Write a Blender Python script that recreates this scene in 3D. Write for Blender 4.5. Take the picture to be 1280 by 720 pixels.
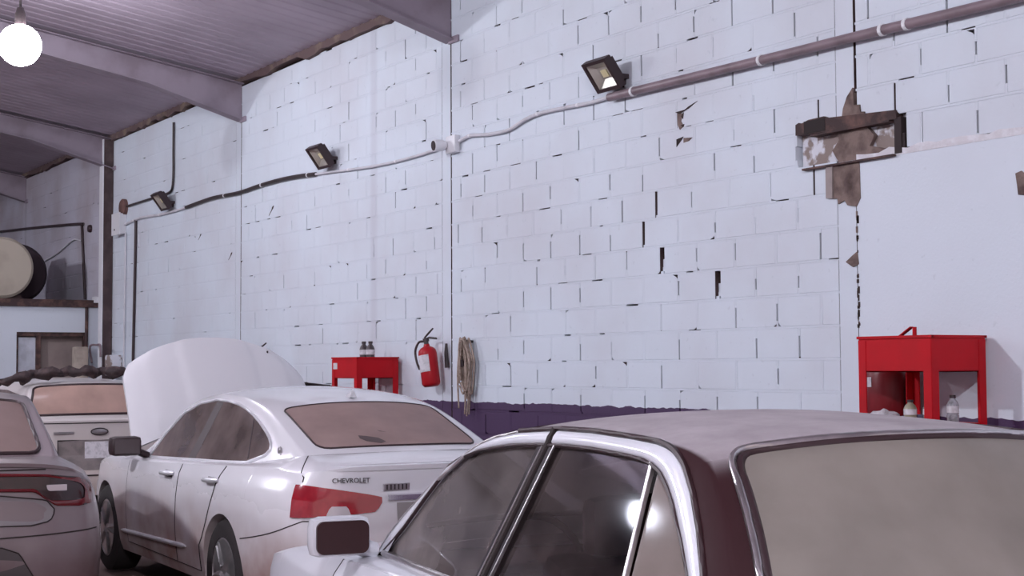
import bpy, bmesh, math, random
from mathutils import Vector, Matrix
random.seed(7)
for o in list(bpy.data.objects): bpy.data.objects.remove(o)
SC = bpy.context.scene
COL = SC.collection
# ------------------------------------------------------------------ camera, world, lights, exposure
CAM_R = ((0.5380334, 0.84290873, -0.00499262), (-0.04828505, 0.02490629, -0.99852302), (-0.84153943, 0.53747981, 0.0541003))
CAM_H, FPX = 1.62, 1830.0
cd = bpy.data.cameras.new('camera'); cam = bpy.data.objects.new('camera', cd); COL.objects.link(cam)
r_, d_, f_ = [Vector(v) for v in CAM_R]
cam.matrix_world = Matrix(((r_.x, -d_.x, -f_.x, 0), (r_.y, -d_.y, -f_.y, 0), (r_.z, -d_.z, -f_.z, CAM_H), (0, 0, 0, 1)))
cd.sensor_width = 36; cd.lens = FPX/1280*36; cd.clip_start = .05
SC.camera = cam
w = bpy.data.worlds.new('World'); SC.world = w; w.use_nodes = True
w.node_tree.nodes['Background'].inputs[0].default_value = (.78, .67, .70, 1)
w.node_tree.nodes['Background'].inputs[1].default_value = .55
SC.view_settings.view_transform = 'Standard'; SC.view_settings.look = 'None'
SC.view_settings.gamma = 1; SC.view_settings.exposure = 0.93; SC.view_settings.use_curve_mapping = False
LAMPS = [((-14.2, 3.5, 4.72), 66, .20), ((-9.2, -2.6, 5.45), 600, .15), ((-19.5, -2.6, 5.45), 500, .15), ((.8, -1.2, 5.45), 660, .15)]   # place, radiant watts, globe radius
LAMP_COLOR = (.90, .915, 1.0)
# ------------------------------------------------------------------ helpers
def to_px(P):
    q = Vector(P)-Vector((0, 0, CAM_H))
    z = f_.dot(q)
    return (640+FPX*r_.dot(q)/z, 360+FPX*d_.dot(q)/z, z)
def link(o, parent=None):
    COL.objects.link(o)
    if parent is not None: o.parent = parent
    return o
def tag(o, label=None, cat=None, group=None, kind=None):
    for k, v in (('label', label), ('category', cat), ('group', group), ('kind', kind)):
        if v: o[k] = v
    return o
def empty(name, loc=(0, 0, 0), rz=0, label=None, cat=None, group=None, kind=None):
    o = bpy.data.objects.new(name, None); o.empty_display_size = .2
    o.location = loc; o.rotation_euler = (0, 0, rz); link(o)
    return tag(o, label, cat, group, kind)
class MB:
    """collects shapes, builds one mesh object"""
    def __init__(s): s.v = []; s.f = []; s.mi = {}
    def add(s, v, f):
        b = len(s.v); s.v += [tuple(p) for p in v]; s.f += [tuple(i+b for i in q) for q in f]; return s
    def box(s, c, d, rot=None):
        vs = []
        for x in (-.5, .5):
            for y in (-.5, .5):
                for z in (-.5, .5):
                    p = Vector((x*d[0], y*d[1], z*d[2]))
                    if rot: p = rot @ p
                    vs.append(p+Vector(c))
        return s.add(vs, [(0, 1, 3, 2), (4, 6, 7, 5), (0, 4, 5, 1), (2, 3, 7, 6), (0, 2, 6, 4), (1, 5, 7, 3)])
    def bx(s, x0, x1, y0, y1, z0, z1): return s.box(((x0+x1)/2, (y0+y1)/2, (z0+z1)/2), (x1-x0, y1-y0, z1-z0))
    def rbox(s, c, d, b, rot=None):
        """chamfered box"""
        bm = bmesh.new(); bmesh.ops.create_cube(bm, size=1)
        for v in bm.verts: v.co = Vector((v.co.x*d[0], v.co.y*d[1], v.co.z*d[2]))
        bmesh.ops.bevel(bm, geom=list(bm.edges), offset=b, segments=2, profile=.6, affect='EDGES')
        if rot: bmesh.ops.rotate(bm, verts=bm.verts, cent=(0, 0, 0), matrix=rot)
        bm.verts.index_update()
        s.add([v.co+Vector(c) for v in bm.verts], [[v.index for v in f.verts] for f in bm.faces]); bm.free(); return s
    def tube(s, pts, r, n=8, cap=True, closed=False):
        pts = [Vector(p) for p in pts]; m = len(pts); vs = []; fs = []
        up = None
        for i, p in enumerate(pts):
            if closed: t = (pts[(i+1) % m]-pts[i-1])
            else: t = (pts[min(i+1, m-1)]-pts[max(i-1, 0)])
            t.normalize()
            if up is None:
                up = Vector((0, 0, 1)) if abs(t.z) < .9 else Vector((1, 0, 0))
            a = t.cross(up).normalized(); b = a.cross(t).normalized(); up = b
            rr = r[i] if isinstance(r, (list, tuple)) else r
            for k in range(n):
                q = 2*math.pi*k/n; vs.append(p+a*math.cos(q)*rr+b*math.sin(q)*rr)
        for i in range(m if closed else m-1):
            j = (i+1) % m
            for k in range(n):
                fs.append((i*n+k, i*n+(k+1) % n, j*n+(k+1) % n, j*n+k))
        if cap and not closed: fs += [tuple(range(n))[::-1], tuple((m-1)*n+k for k in range(n))]
        return s.add(vs, fs)
    def lathe(s, prof, c, axis='z', n=24, rot=None):
        vs = []; fs = []; m = len(prof)
        for k in range(n):
            q = 2*math.pi*k/n
            for r, h in prof:
                p = Vector((r*math.cos(q), r*math.sin(q), h))
                if axis == 'y': p = Vector((p.x, p.z, -p.y))
                if axis == 'x': p = Vector((p.z, p.y, -p.x))
                if rot: p = rot @ p
                vs.append(p+Vector(c))
        for k in range(n):
            for i in range(m-1):
                a, b = k*m+i, ((k+1) % n)*m+i
                fs.append((a, b, b+1, a+1))
        if prof[0][0] > 1e-6: fs.append(tuple(k*m for k in range(n))[::-1])
        if prof[-1][0] > 1e-6: fs.append(tuple(k*m+m-1 for k in range(n)))
        return s.add(vs, fs)
    def grid(s, rows, flip=False):
        n = len(rows[0]); vs = [p for r in rows for p in r]; fs = []
        for i in range(len(rows)-1):
            for k in range(n-1):
                q = (i*n+k, i*n+k+1, (i+1)*n+k+1, (i+1)*n+k)
                fs.append(q[::-1] if flip else q)
        return s.add(vs, fs)
    def prism(s, poly, y0, y1):
        """polygon in x,z extruded along y"""
        n = len(poly)
        vs = [(p[0], y0, p[1]) for p in poly]+[(p[0], y1, p[1]) for p in poly]
        fs = [tuple(range(n)), tuple(range(2*n-1, n-1, -1))]+[(i, n+i, n+(i+1) % n, (i+1) % n) for i in range(n)]
        return s.add(vs, fs)
    def mirror(s):
        b = len(s.v); v = [(x, -y, z) for x, y, z in s.v]; f = [tuple(i for i in q[::-1]) for q in s.f]
        return s.add(v, f)
    def build(s, name, m, parent=None, smooth=None, recalc=True):
        me = bpy.data.meshes.new(name); me.from_pydata(s.v, [], s.f)
        if recalc:
            bm = bmesh.new(); bm.from_mesh(me)
            bmesh.ops.remove_doubles(bm, verts=bm.verts, dist=1e-5)
            bmesh.ops.recalc_face_normals(bm, faces=bm.faces); bm.to_mesh(me); bm.free()
        if smooth:
            me.shade_smooth(); me.set_sharp_from_angle(angle=math.radians(smooth))
        for q in (m if isinstance(m, (list, tuple)) else [m]):
            if q is not None: me.materials.append(q)
        if s.mi and not recalc:
            for k, q in s.mi.items(): me.polygons[k].material_index = q
        return link(bpy.data.objects.new(name, me), parent)
def lerp(a, b, t): return a+(b-a)*t
def interp(L, x):
    """piecewise smooth interpolation of (x, value) list"""
    L = sorted(L)
    if x <= L[0][0]: return L[0][1]
    if x >= L[-1][0]: return L[-1][1]
    for i in range(len(L)-1):
        if x <= L[i+1][0]:
            return lerp(L[i][1], L[i+1][1], (x-L[i][0])/(L[i+1][0]-L[i][0]))
def crom(P, n):
    """catmull-rom through points, n samples per span"""
    P = [Vector(p) for p in P]; out = []
    for i in range(len(P)-1):
        p0 = P[i-1] if i else P[0]*2-P[1]; p1, p2 = P[i], P[i+1]
        p3 = P[i+2] if i+2 < len(P) else P[-1]*2-P[-2]
        for k in range(n):
            t = k/n
            out.append(.5*((2*p1)+(p2-p0)*t+(2*p0-5*p1+4*p2-p3)*t*t+(3*p1-p0-3*p2+p3)*t*t*t))
    out.append(P[-1]); return out
def resample(P, n, closed=False):
    P = [Vector(p) for p in P]
    if closed: P = P+[P[0]]
    L = [0]
    for i in range(1, len(P)): L.append(L[-1]+(P[i]-P[i-1]).length)
    out = []; j = 0
    for k in range(n):
        s = L[-1]*k/(n if closed else n-1)
        while j < len(L)-2 and L[j+1] < s: j += 1
        t = (s-L[j])/max(L[j+1]-L[j], 1e-9); out.append(P[j].lerp(P[j+1], min(1, t)))
    return out
# ------------------------------------------------------------------ materials
MATS = {}
def mat(name, col, rough=.6, metal=0, var=0, scale=6, col2=None, lo=.45, hi=.65, bump=0, bscale=80, coat=0, emit=None, estr=0, spec=.5):
    if name in MATS: return MATS[name]
    m = bpy.data.materials.new(name); m.use_nodes = True; nt = m.node_tree; b = nt.nodes['Principled BSDF']
    b.inputs['Base Color'].default_value = (*col, 1); b.inputs['Roughness'].default_value = rough
    b.inputs['Metallic'].default_value = metal; b.inputs['Coat Weight'].default_value = coat
    b.inputs['Specular IOR Level'].default_value = spec
    b.inputs['Coat Roughness'].default_value = .06
    if emit: b.inputs['Emission Color'].default_value = (*emit, 1); b.inputs['Emission Strength'].default_value = estr
    if col2 or var:
        tc = nt.nodes.new('ShaderNodeTexCoord'); n = nt.nodes.new('ShaderNodeTexNoise'); n.inputs['Scale'].default_value = scale
        n.inputs['Detail'].default_value = 6; nt.links.new(tc.outputs['Object'], n.inputs['Vector'])
        r = nt.nodes.new('ShaderNodeValToRGB'); c2 = col2 or tuple(c*(1-var) for c in col)
        r.color_ramp.elements[0].position = lo; r.color_ramp.elements[0].color = (*col, 1)
        r.color_ramp.elements[1].position = hi; r.color_ramp.elements[1].color = (*c2, 1)
        nt.links.new(n.outputs['Fac'], r.inputs[0]); nt.links.new(r.outputs[0], b.inputs['Base Color'])
    if bump:
        tc = nt.nodes.new('ShaderNodeTexCoord'); n = nt.nodes.new('ShaderNodeTexNoise'); n.inputs['Scale'].default_value = bscale
        n.inputs['Detail'].default_value = 4; nt.links.new(tc.outputs['Object'], n.inputs['Vector'])
        bp = nt.nodes.new('ShaderNodeBump'); bp.inputs['Strength'].default_value = bump; bp.inputs['Distance'].default_value = .01
        nt.links.new(n.outputs['Fac'], bp.inputs['Height']); nt.links.new(bp.outputs[0], b.inputs['Normal'])
    MATS[name] = m; return m
def wall_mat(name, white, dirt, amount, blue=True):
    """painted block wall: white above, blue dado below a ragged brushed edge; blotchy grime"""
    m = bpy.data.materials.new(name); m.use_nodes = True; nt = m.node_tree; N = nt.nodes; L = nt.links; b = N['Principled BSDF']
    b.inputs['Roughness'].default_value = .62
    g = N.new('ShaderNodeNewGeometry'); n = N.new('ShaderNodeTexNoise'); n.inputs['Scale'].default_value = .9; n.inputs['Detail'].default_value = 7
    L.new(g.outputs['Position'], n.inputs['Vector'])
    r = N.new('ShaderNodeValToRGB'); r.color_ramp.elements[0].position = .42; r.color_ramp.elements[1].position = .75
    r.color_ramp.elements[0].color = (*white, 1); r.color_ramp.elements[1].color = (*[lerp(a, c, amount) for a, c in zip(white, dirt)], 1)
    L.new(n.outputs['Fac'], r.inputs[0])
    out = r.outputs[0]
    n3 = N.new('ShaderNodeTexNoise'); n3.inputs['Scale'].default_value = 22; n3.inputs['Detail'].default_value = 3
    L.new(g.outputs['Position'], n3.inputs['Vector'])
    r3 = N.new('ShaderNodeValToRGB'); r3.color_ramp.elements[0].position = .68; r3.color_ramp.elements[0].color = (0, 0, 0, 1)
    r3.color_ramp.elements[1].position = .76; r3.color_ramp.elements[1].color = (.35, .35, .35, 1); L.new(n3.outputs['Fac'], r3.inputs[0])
    mx0 = N.new('ShaderNodeMixRGB'); L.new(r3.outputs[0], mx0.inputs[0]); L.new(out, mx0.inputs[1]); mx0.inputs[2].default_value = (*[c*.72 for c in white], 1)
    out = mx0.outputs[0]
    if blue:
        sx = N.new('ShaderNodeSeparateXYZ'); L.new(g.outputs['Position'], sx.inputs[0])
        dx = N.new('ShaderNodeMath'); dx.operation = 'ADD'; dx.inputs[1].default_value = 13.08; L.new(sx.outputs['X'], dx.inputs[0])
        ax = N.new('ShaderNodeMath'); ax.operation = 'ABSOLUTE'; L.new(dx.outputs[0], ax.inputs[0])
        st = N.new('ShaderNodeMapRange'); st.inputs[1].default_value = .10; st.inputs[2].default_value = .03; st.inputs[4].default_value = .28; L.new(ax.outputs[0], st.inputs[0])
        ms = N.new('ShaderNodeMixRGB'); L.new(st.outputs[0], ms.inputs[0]); L.new(out, ms.inputs[1]); ms.inputs[2].default_value = (.45, .43, .50, 1); out = ms.outputs[0]
        s = N.new('ShaderNodeSeparateXYZ'); L.new(g.outputs['Position'], s.inputs[0])
        n2 = N.new('ShaderNodeTexNoise'); n2.inputs['Scale'].default_value = 9; L.new(g.outputs['Position'], n2.inputs['Vector'])
        ma = N.new('ShaderNodeMath'); ma.operation = 'MULTIPLY_ADD'; ma.inputs[1].default_value = .045; L.new(n2.outputs['Fac'], ma.inputs[0]); L.new(s.outputs['Z'], ma.inputs[2])
        lt = N.new('ShaderNodeMath'); lt.operation = 'LESS_THAN'; lt.inputs[1].default_value = 1.34; L.new(ma.outputs[0], lt.inputs[0])
        mx = N.new('ShaderNodeMixRGB'); L.new(lt.outputs[0], mx.inputs[0]); L.new(out, mx.inputs[1]); mx.inputs[2].default_value = (.066, .031, .090, 1)
        out = mx.outputs[0]
    L.new(out, b.inputs['Base Color'])
    bn = N.new('ShaderNodeTexNoise'); bn.inputs['Scale'].default_value = 60; bn.inputs['Detail'].default_value = 5; L.new(g.outputs['Position'], bn.inputs['Vector'])
    bp = N.new('ShaderNodeBump'); bp.inputs['Strength'].default_value = .25; bp.inputs['Distance'].default_value = .006
    L.new(bn.outputs['Fac'], bp.inputs['Height']); L.new(bp.outputs[0], b.inputs['Normal'])
    return m
def glass_mat(name, tint, dust, amt, rough=.04, streak=.25):
    """car glass: see-through, reflecting, under a film of dust"""
    m = bpy.data.materials.new(name); m.use_nodes = True; nt = m.node_tree; N = nt.nodes; L = nt.links
    N.remove(N['Principled BSDF']); out = N['Material Output']
    tr = N.new('ShaderNodeBsdfTransparent'); tr.inputs[0].default_value = (*tint, 1)
    gl = N.new('ShaderNodeBsdfGlossy'); gl.inputs['Roughness'].default_value = rough; gl.inputs[0].default_value = (.9, .92, 1, 1)
    fr = N.new('ShaderNodeFresnel'); fr.inputs[0].default_value = 1.5
    mx = N.new('ShaderNodeMixShader'); L.new(fr.outputs[0], mx.inputs[0]); L.new(tr.outputs[0], mx.inputs[1]); L.new(gl.outputs[0], mx.inputs[2])
    df = N.new('ShaderNodeBsdfDiffuse'); df.inputs[0].default_value = (*dust, 1)
    tl = N.new('ShaderNodeBsdfTranslucent'); tl.inputs[0].default_value = (*dust, 1)
    dd = N.new('ShaderNodeMixShader'); dd.inputs[0].default_value = .3; L.new(df.outputs[0], dd.inputs[1]); L.new(tl.outputs[0], dd.inputs[2])
    tc = N.new('ShaderNodeTexCoord'); n = N.new('ShaderNodeTexNoise'); n.inputs['Scale'].default_value = 3.5; n.inputs['Detail'].default_value = 5
    L.new(tc.outputs['Object'], n.inputs['Vector'])
    mr = N.new('ShaderNodeMapRange'); mr.inputs[1].default_value = .3; mr.inputs[2].default_value = .7
    mr.inputs[3].default_value = max(0, amt-streak/2); mr.inputs[4].default_value = min(1, amt+streak/2); L.new(n.outputs['Fac'], mr.inputs[0])
    m2 = N.new('ShaderNodeMixShader'); L.new(mr.outputs[0], m2.inputs[0]); L.new(mx.outputs[0], m2.inputs[1]); L.new(dd.outputs[0], m2.inputs[2])
    L.new(m2.outputs[0], out.inputs[0]); return m
def dusty_paint(name, col, dust, rough=.28, zlo=.25, zhi=.85, amt=.75, topdust=.0):
    """car paint with a second tone, mostly road dust, on the lower panels in blotches"""
    m = bpy.data.materials.new(name); m.use_nodes = True; nt = m.node_tree; N = nt.nodes; L = nt.links; b = N['Principled BSDF']
    b.inputs['Coat Weight'].default_value = .6; b.inputs['Coat Roughness'].default_value = .08
    tc = N.new('ShaderNodeTexCoord'); s = N.new('ShaderNodeSeparateXYZ'); L.new(tc.outputs['Object'], s.inputs[0])
    n = N.new('ShaderNodeTexNoise'); n.inputs['Scale'].default_value = 2.2; n.inputs['Detail'].default_value = 8; L.new(tc.outputs['Object'], n.inputs['Vector'])
    z = N.new('ShaderNodeMapRange'); z.inputs[1].default_value = zhi; z.inputs[2].default_value = zlo; L.new(s.outputs['Z'], z.inputs[0])
    k = N.new('ShaderNodeMapRange'); k.inputs[1].default_value = .15; k.inputs[2].default_value = .75; L.new(n.outputs['Fac'], k.inputs[0]); z.interpolation_type = 'SMOOTHSTEP'
    n.inputs['Detail'].default_value = 4
    mu = N.new('ShaderNodeMath'); mu.operation = 'MULTIPLY'; L.new(z.outputs[0], mu.inputs[0]); L.new(k.outputs[0], mu.inputs[1])
    mu2 = N.new('ShaderNodeMath'); mu2.operation = 'MULTIPLY_ADD'; mu2.inputs[1].default_value = amt; mu2.inputs[2].default_value = topdust; L.new(mu.outputs[0], mu2.inputs[0]); mu2.use_clamp = True
    mx = N.new('ShaderNodeMixRGB'); L.new(mu2.outputs[0], mx.inputs[0]); mx.inputs[1].default_value = (*col, 1); mx.inputs[2].default_value = (*dust, 1)
    L.new(mx.outputs[0], b.inputs['Base Color'])
    rr = N.new('ShaderNodeMapRange'); rr.inputs[3].default_value = rough; rr.inputs[4].default_value = .75; L.new(mu2.outputs[0], rr.inputs[0]); L.new(rr.outputs[0], b.inputs['Roughness'])
    cw = N.new('ShaderNodeMapRange'); cw.inputs[3].default_value = .6; cw.inputs[4].default_value = .05; L.new(mu2.outputs[0], cw.inputs[0]); L.new(cw.outputs[0], b.inputs['Coat Weight'])
    return m
WHITE = (.70, .76, .84)
M_wall = wall_mat('wall_paint', WHITE, (.55, .52, .56), .5)
M_wall_far = wall_mat('wall_paint_grimy', (.56, .545, .63), (.36, .29, .31), .8)
M_plaster = wall_mat('plaster_paint', (.715, .77, .85), (.64, .67, .74), .4)
M_raw = mat('raw_block', (.085, .050, .050), .95, var=.4, scale=20)
M_core = mat('rough_core', (.060, .040, .038), .95, var=.5, scale=8)
M_conc = mat('broken_concrete', (.24, .175, .155), .95, col2=(.075, .048, .045), scale=9, lo=.4, hi=.68, bump=.8, bscale=30)
M_concw = mat('patchy_render', (.30, .24, .22), .95, col2=(.72, .72, .78), scale=7, lo=.47, hi=.53, bump=.5, bscale=30)
M_rust = mat('rusty_steel', (.055, .030, .030), .75, col2=(.16, .085, .07), scale=11, lo=.45, hi=.7, bump=.3)
M_steel_brown = mat('brown_painted_steel', (.060, .036, .038), .7, col2=(.10, .066, .066), scale=5)
M_roof = mat('roof_sheet', (.42, .35, .42), .6, col2=(.33, .27, .325), scale=1.3, lo=.35, hi=.7)  # base tone raised to paint in the lamp haze over the roof
M_rafter = mat('rafter_paint', (.30, .25, .30), .6, col2=(.23, .185, .22), scale=2.5)
M_insul = mat('eave_strip', (.13, .085, .085), .9, col2=(.24, .18, .14), scale=3, lo=.52, hi=.68)
M_conduit = mat('grey_conduit', (.27, .20, .225), .4, var=.3, scale=4)
M_conduit_w = mat('white_conduit', (.66, .65, .70), .5, var=.15, scale=4)
M_dark = mat('black_plastic', (.034, .016, .019), .45)
M_dark_metal = mat('black_metal', (.045, .032, .034), .45, var=.4, scale=9)
M_whitepl = mat('white_plastic', (.78, .78, .82), .4)
M_clip = mat('clip_white', (.85, .85, .88), .5)
M_refl = mat('flood_reflector', (.62, .58, .52), .25, metal=.5, var=.2, scale=5)
M_floor = mat('concrete_floor', (.24, .155, .14), .75, col2=(.15, .09, .085), scale=.8, lo=.35, hi=.7)
M_red = mat('red_enamel', (.52, .006, .014), .5, col2=(.43, .007, .013), scale=3, spec=.2)
M_redext = mat('extinguisher_red', (.44, .010, .018), .4, spec=.3)
M_paper = mat('paper_label', (.72, .70, .74), .7, var=.25, scale=30)
M_chrome = mat('chrome', (.78, .77, .80), .12, metal=1)
M_brightwork = mat('dusty_chrome', (.60, .57, .58), .28, metal=.9, var=.25, scale=8)
M_bright = mat('bright_trim', (.86, .86, .90), .32, metal=.45)
M_rubber = mat('tyre_rubber', (.022, .017, .018), .85, bump=.2)
M_alloy = mat('alloy_wheel', (.48, .46, .47), .3, metal=.8, var=.35, scale=6)
M_seat = mat('dark_upholstery', (.085, .050, .052), .9, var=.4, scale=7)
M_rope = mat('rope_fibre', (.42, .33, .28), .9, col2=(.25, .18, .15), scale=30)
M_tail = mat('tail_lamp_red', (.30, .006, .016), .12, coat=1, col2=(.40, .012, .022), scale=10)
M_tail_dark = mat('tail_lamp_smoke', (.032, .010, .012), .2, coat=.4, var=.4, scale=20)
M_lens = mat('clear_lens', (.55, .50, .52), .15, coat=1)
M_seam = mat('panel_gap', (.030, .022, .022), .9)
M_bottle = mat('clear_bottle', (.38, .38, .42), .15, var=.5, scale=30, coat=.5)
M_bottle_dark = mat('dark_bottle', (.075, .055, .06), .3, var=.4, scale=20, coat=.3)
def settled_dust(name, col, dust, n0, n1, amt, rough):
    """dark cover with pale dust that has settled on what faces up"""
    m = bpy.data.materials.new(name); m.use_nodes = True; nt = m.node_tree; N = nt.nodes; L = nt.links; b = N['Principled BSDF']
    b.inputs['Roughness'].default_value = rough; b.inputs['Specular IOR Level'].default_value = .15
    g = N.new('ShaderNodeNewGeometry'); s = N.new('ShaderNodeSeparateXYZ'); L.new(g.outputs['Normal'], s.inputs[0])
    ab = N.new('ShaderNodeMath'); ab.operation = 'ABSOLUTE'; L.new(s.outputs['Z'], ab.inputs[0])
    r = N.new('ShaderNodeMapRange'); r.interpolation_type = 'SMOOTHSTEP'; r.inputs[1].default_value = n0; r.inputs[2].default_value = n1; r.inputs[4].default_value = amt; L.new(ab.outputs[0], r.inputs[0])
    tc = N.new('ShaderNodeTexCoord'); n = N.new('ShaderNodeTexNoise'); n.inputs['Scale'].default_value = 4; n.inputs['Detail'].default_value = 8; n.inputs['Roughness'].default_value = .65; L.new(tc.outputs['Object'], n.inputs['Vector'])
    k = N.new('ShaderNodeMapRange'); k.inputs[1].default_value = .3; k.inputs[2].default_value = .7; k.inputs[3].default_value = .72; k.inputs[4].default_value = 1.1; L.new(n.outputs['Fac'], k.inputs[0])
    mu = N.new('ShaderNodeMath'); mu.operation = 'MULTIPLY'; mu.use_clamp = True; L.new(r.outputs[0], mu.inputs[0]); L.new(k.outputs[0], mu.inputs[1])
    mx = N.new('ShaderNodeMixRGB'); L.new(mu.outputs[0], mx.inputs[0]); mx.inputs[1].default_value = (*col, 1); mx.inputs[2].default_value = (*dust, 1); L.new(mx.outputs[0], b.inputs['Base Color'])
    return m
M_vinyl = settled_dust('dusty_vinyl', (.034, .0115, .014), (.41, .37, .39), .78, .995, .98, .6)
# ------------------------------------------------------------------ the building
D = 6.71                      # wall plane
EAVE, SLOPE, RIDGE_Y = 5.05, .15, -3.3
COLS = [-31.69, -26.65, -21.61, -16.57, -11.535, -6.505, -1.465]
fl = MB().bx(-34, 9, -13.5, D+.3, -.15, 0).build('floor', M_floor); tag(fl, 'dusty grey concrete floor under the parked cars', kind='structure')
# wall core (dark, seen only through open joints)
wall = MB().bx(-34, 9, D+.075, D+.25, 0, EAVE+.1).build('wall_right', M_core)
tag(wall, 'white painted concrete block wall with a dark blue band below', kind='structure')
GAP = .015; BL = .412; CH = .21; Z0 = 1.4535
PHASE = -10.5365              # X of one joint of the even courses in the big bay
JOINT = {}
POCKET = (-7.02, -6.09, 2.905, 3.145)   # broken-out beam pocket
BLOCKS = []                   # (x0,x1,z0,z1,bay)
mort = {0: MB(), 1: MB()}
WIDE = {(3, -7.86): .060, (4, -8.47): .055, (5, -8.68): .030, (6, -8.53): .028}   # course, X of the gaping joints
def course_joints(k, xa, xb, bay):
    ph = PHASE+(0 if k % 2 == 0 else BL/2)
    if bay != 4: ph += .13*bay
    if k == 6: ph += -.05
    j = []; i0 = math.floor((xa-ph)/BL)
    for i in range(i0, i0+20):
        x = ph+i*BL
        if xa+.09 < x < xb-.09: j.append(x)
    return j
def mort_bx(mb, x0, x1, y0, y1, z0, z1):
    if x1-x0 < 1e-4: return
    if z1 > POCKET[2] and z0 < POCKET[3] and x1 > POCKET[0] and x0 < POCKET[1]:
        if x0 < POCKET[0]: mb.bx(x0, POCKET[0], y0, y1, z0, z1)
        if x1 > POCKET[1]: mb.bx(POCKET[1], x1, y0, y1, z0, z1)
    else: mb.bx(x0, x1, y0, y1, z0, z1)
for bay in range(6):
    xa = COLS[bay]+.006; xb = COLS[bay+1]-.165
    kmin = -7 if bay < 5 else 7
    rnd = random.Random(100+bay)
    p_open = {0: .05, 1: .08, 2: .16, 3: .34, 4: .74, 5: .78}[bay]
    p_bed = {0: .05, 1: .08, 2: .16, 3: .20, 4: .17, 5: .20}[bay]
    mb = mort[1 if bay < 2 else 0]
    for k in range(kmin, 17):
        z0 = Z0+k*CH; z1 = z0+CH
        if z0 < 0: z0 = 0
        js = course_joints(k, xa, xb, bay)
        xb2 = xb if bay < 5 else -3.2
        edges = [(xa-GAP/2, xa+GAP/2)]
        for x in js:
            if x > xb2-.05: continue
            g = GAP
            for (kk, xx), ww in WIDE.items():
                if bay == 4 and kk == k and abs(x-xx) < .16: g = ww
            edges.append((x-GAP/2, x-GAP/2+g))
        edges.append((xb2-.002, xb2+.002))
        for (a0, a1), (b0, b1) in zip(edges[:-1], edges[1:]):
            BLOCKS.append([a1, b0, z0+GAP/2, z1-GAP/2, bay, k])
        zlo, zhi = z0+GAP/2, z1-GAP/2
        for e0, e1 in edges[1:-1]:      # head joints
            g = e1-e0
            if g > .02:                # gaping joint with crumbs of mortar left in it
                mort_bx(mb, e0, e1, D+.035, D+.07, zlo, zlo+.11)
                mort_bx(mb, e0+g*.3, e1, D+.018, D+.06, zlo+.02, zlo+.05)
                mort_bx(mb, e0, e0+g*.55, D+.012, D+.05, zlo, zlo+.02)
                continue
            if rnd.random() < p_open:
                a = rnd.uniform(0, .35) if rnd.random() < .7 else 0; b = rnd.uniform(max(a+.3, .55), 1.05)
                a *= (zhi-zlo); b = min(1, b)*(zhi-zlo)
                dep = rnd.choice((None, None, None, .03))
                if a > .01: mort_bx(mb, e0, e1, D+.0015, D+.07, zlo, zlo+a)
                if zlo+b < zhi-.01: mort_bx(mb, e0, e1, D+.0015, D+.07, zlo+b, zhi)
                wd = rnd.choice((0, 0, .002, .005, .009))           # part of the joint's width is still filled
                mort_bx(mb, e0, e0+wd+.001, D+.003, D+.07, zlo+a, zlo+b)
                if dep: mort_bx(mb, e0, e1, D+dep, D+.07, zlo+a, zlo+b)
            else:
                mort_bx(mb, e0, e1, D+.0015, D+.07, zlo, zhi)
        # bed joint on top of this course
        x = xa
        while x < xb2-.001:
            ln = rnd.uniform(.18, .42); x2 = min(xb2, x+ln)
            if rnd.random() < p_bed:
                o = rnd.uniform(.04, .16); s = x+rnd.random()*max(.001, ln-o)
                s2 = min(x2, s+o)
                mort_bx(mb, x, s, D+.0015, D+.07, zhi, zhi+GAP); mort_bx(mb, s2, x2, D+.0015, D+.07, zhi, zhi+GAP)
                wd = rnd.uniform(.0, .010)
                mort_bx(mb, s, s2, D+.003, D+.07, zhi, zhi+wd+.001)
            else: mort_bx(mb, x, x2, D+.0015, D+.07, zhi, zhi+GAP)
            x = x2
def clip_pocket(b):
    x0, x1, z0, z1 = b[:4]
    if z1 < POCKET[2]+.03 or z0 > POCKET[3]-.03 or x1 < POCKET[0] or x0 > POCKET[1]: return [b]
    out = []
    if x0 < POCKET[0]-.03: out.append([x0, POCKET[0], z0, z1]+b[4:])
    if x1 > POCKET[1]+.03: out.append([POCKET[1], x1, z0, z1]+b[4:])
    return out
BLOCKS = [q for b in BLOCKS for q in clip_pocket(b)]
def block_geo(wd, h, rnd, chip):
    """one block: x 0..wd, z 0..h, face at y=0, edges chamfered, sometimes a chipped corner; returns verts, faces, number of painted faces"""
    c = .0025; j = lambda: rnd.uniform(-.0012, .0012)
    P = [(0, 0), (wd, 0), (wd, h), (0, h)]
    if chip is not None:
        a, e = rnd.uniform(.018, .06), rnd.uniform(.012, .035); Q = []
        for i, (x, z) in enumerate(P):
            if i == chip:
                sx = 1 if x == 0 else -1; sz = 1 if z == 0 else -1
                c1, c2, c3 = (x+sx*a, z), (x+sx*a*.35, z+sz*e*.5), (x, z+sz*e)
                Q += [c3, c2, c1] if (i in (0, 2)) else [c1, c2, c3]
            else: Q.append((x, z))
        P = Q
    n = len(P); cx, cz = wd/2, h/2
    f = [(x+(c if x < cx else -c)+j(), rnd.uniform(0, .0010), z+(c if z < cz else -c)+j()) for x, z in P]
    m = [(x, .004, z) for x, z in P]; bk = [(x, .07, z) for x, z in P]
    fs = [tuple(range(n))]+[(i, n+i, n+(i+1) % n, (i+1) % n) for i in range(n)]+[(n+i, 2*n+i, 2*n+(i+1) % n, n+(i+1) % n) for i in range(n)]
    return f+m+bk, [q for q in fs], n+1
def block_mesh(v, fs, npaint, m):
    me = bpy.data.meshes.new('block'); me.from_pydata(v, [], fs); me.materials.append(m); me.materials.append(M_raw)
    for k, p in enumerate(me.polygons): p.material_index = 0 if k < npaint else 1
    return me
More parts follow.
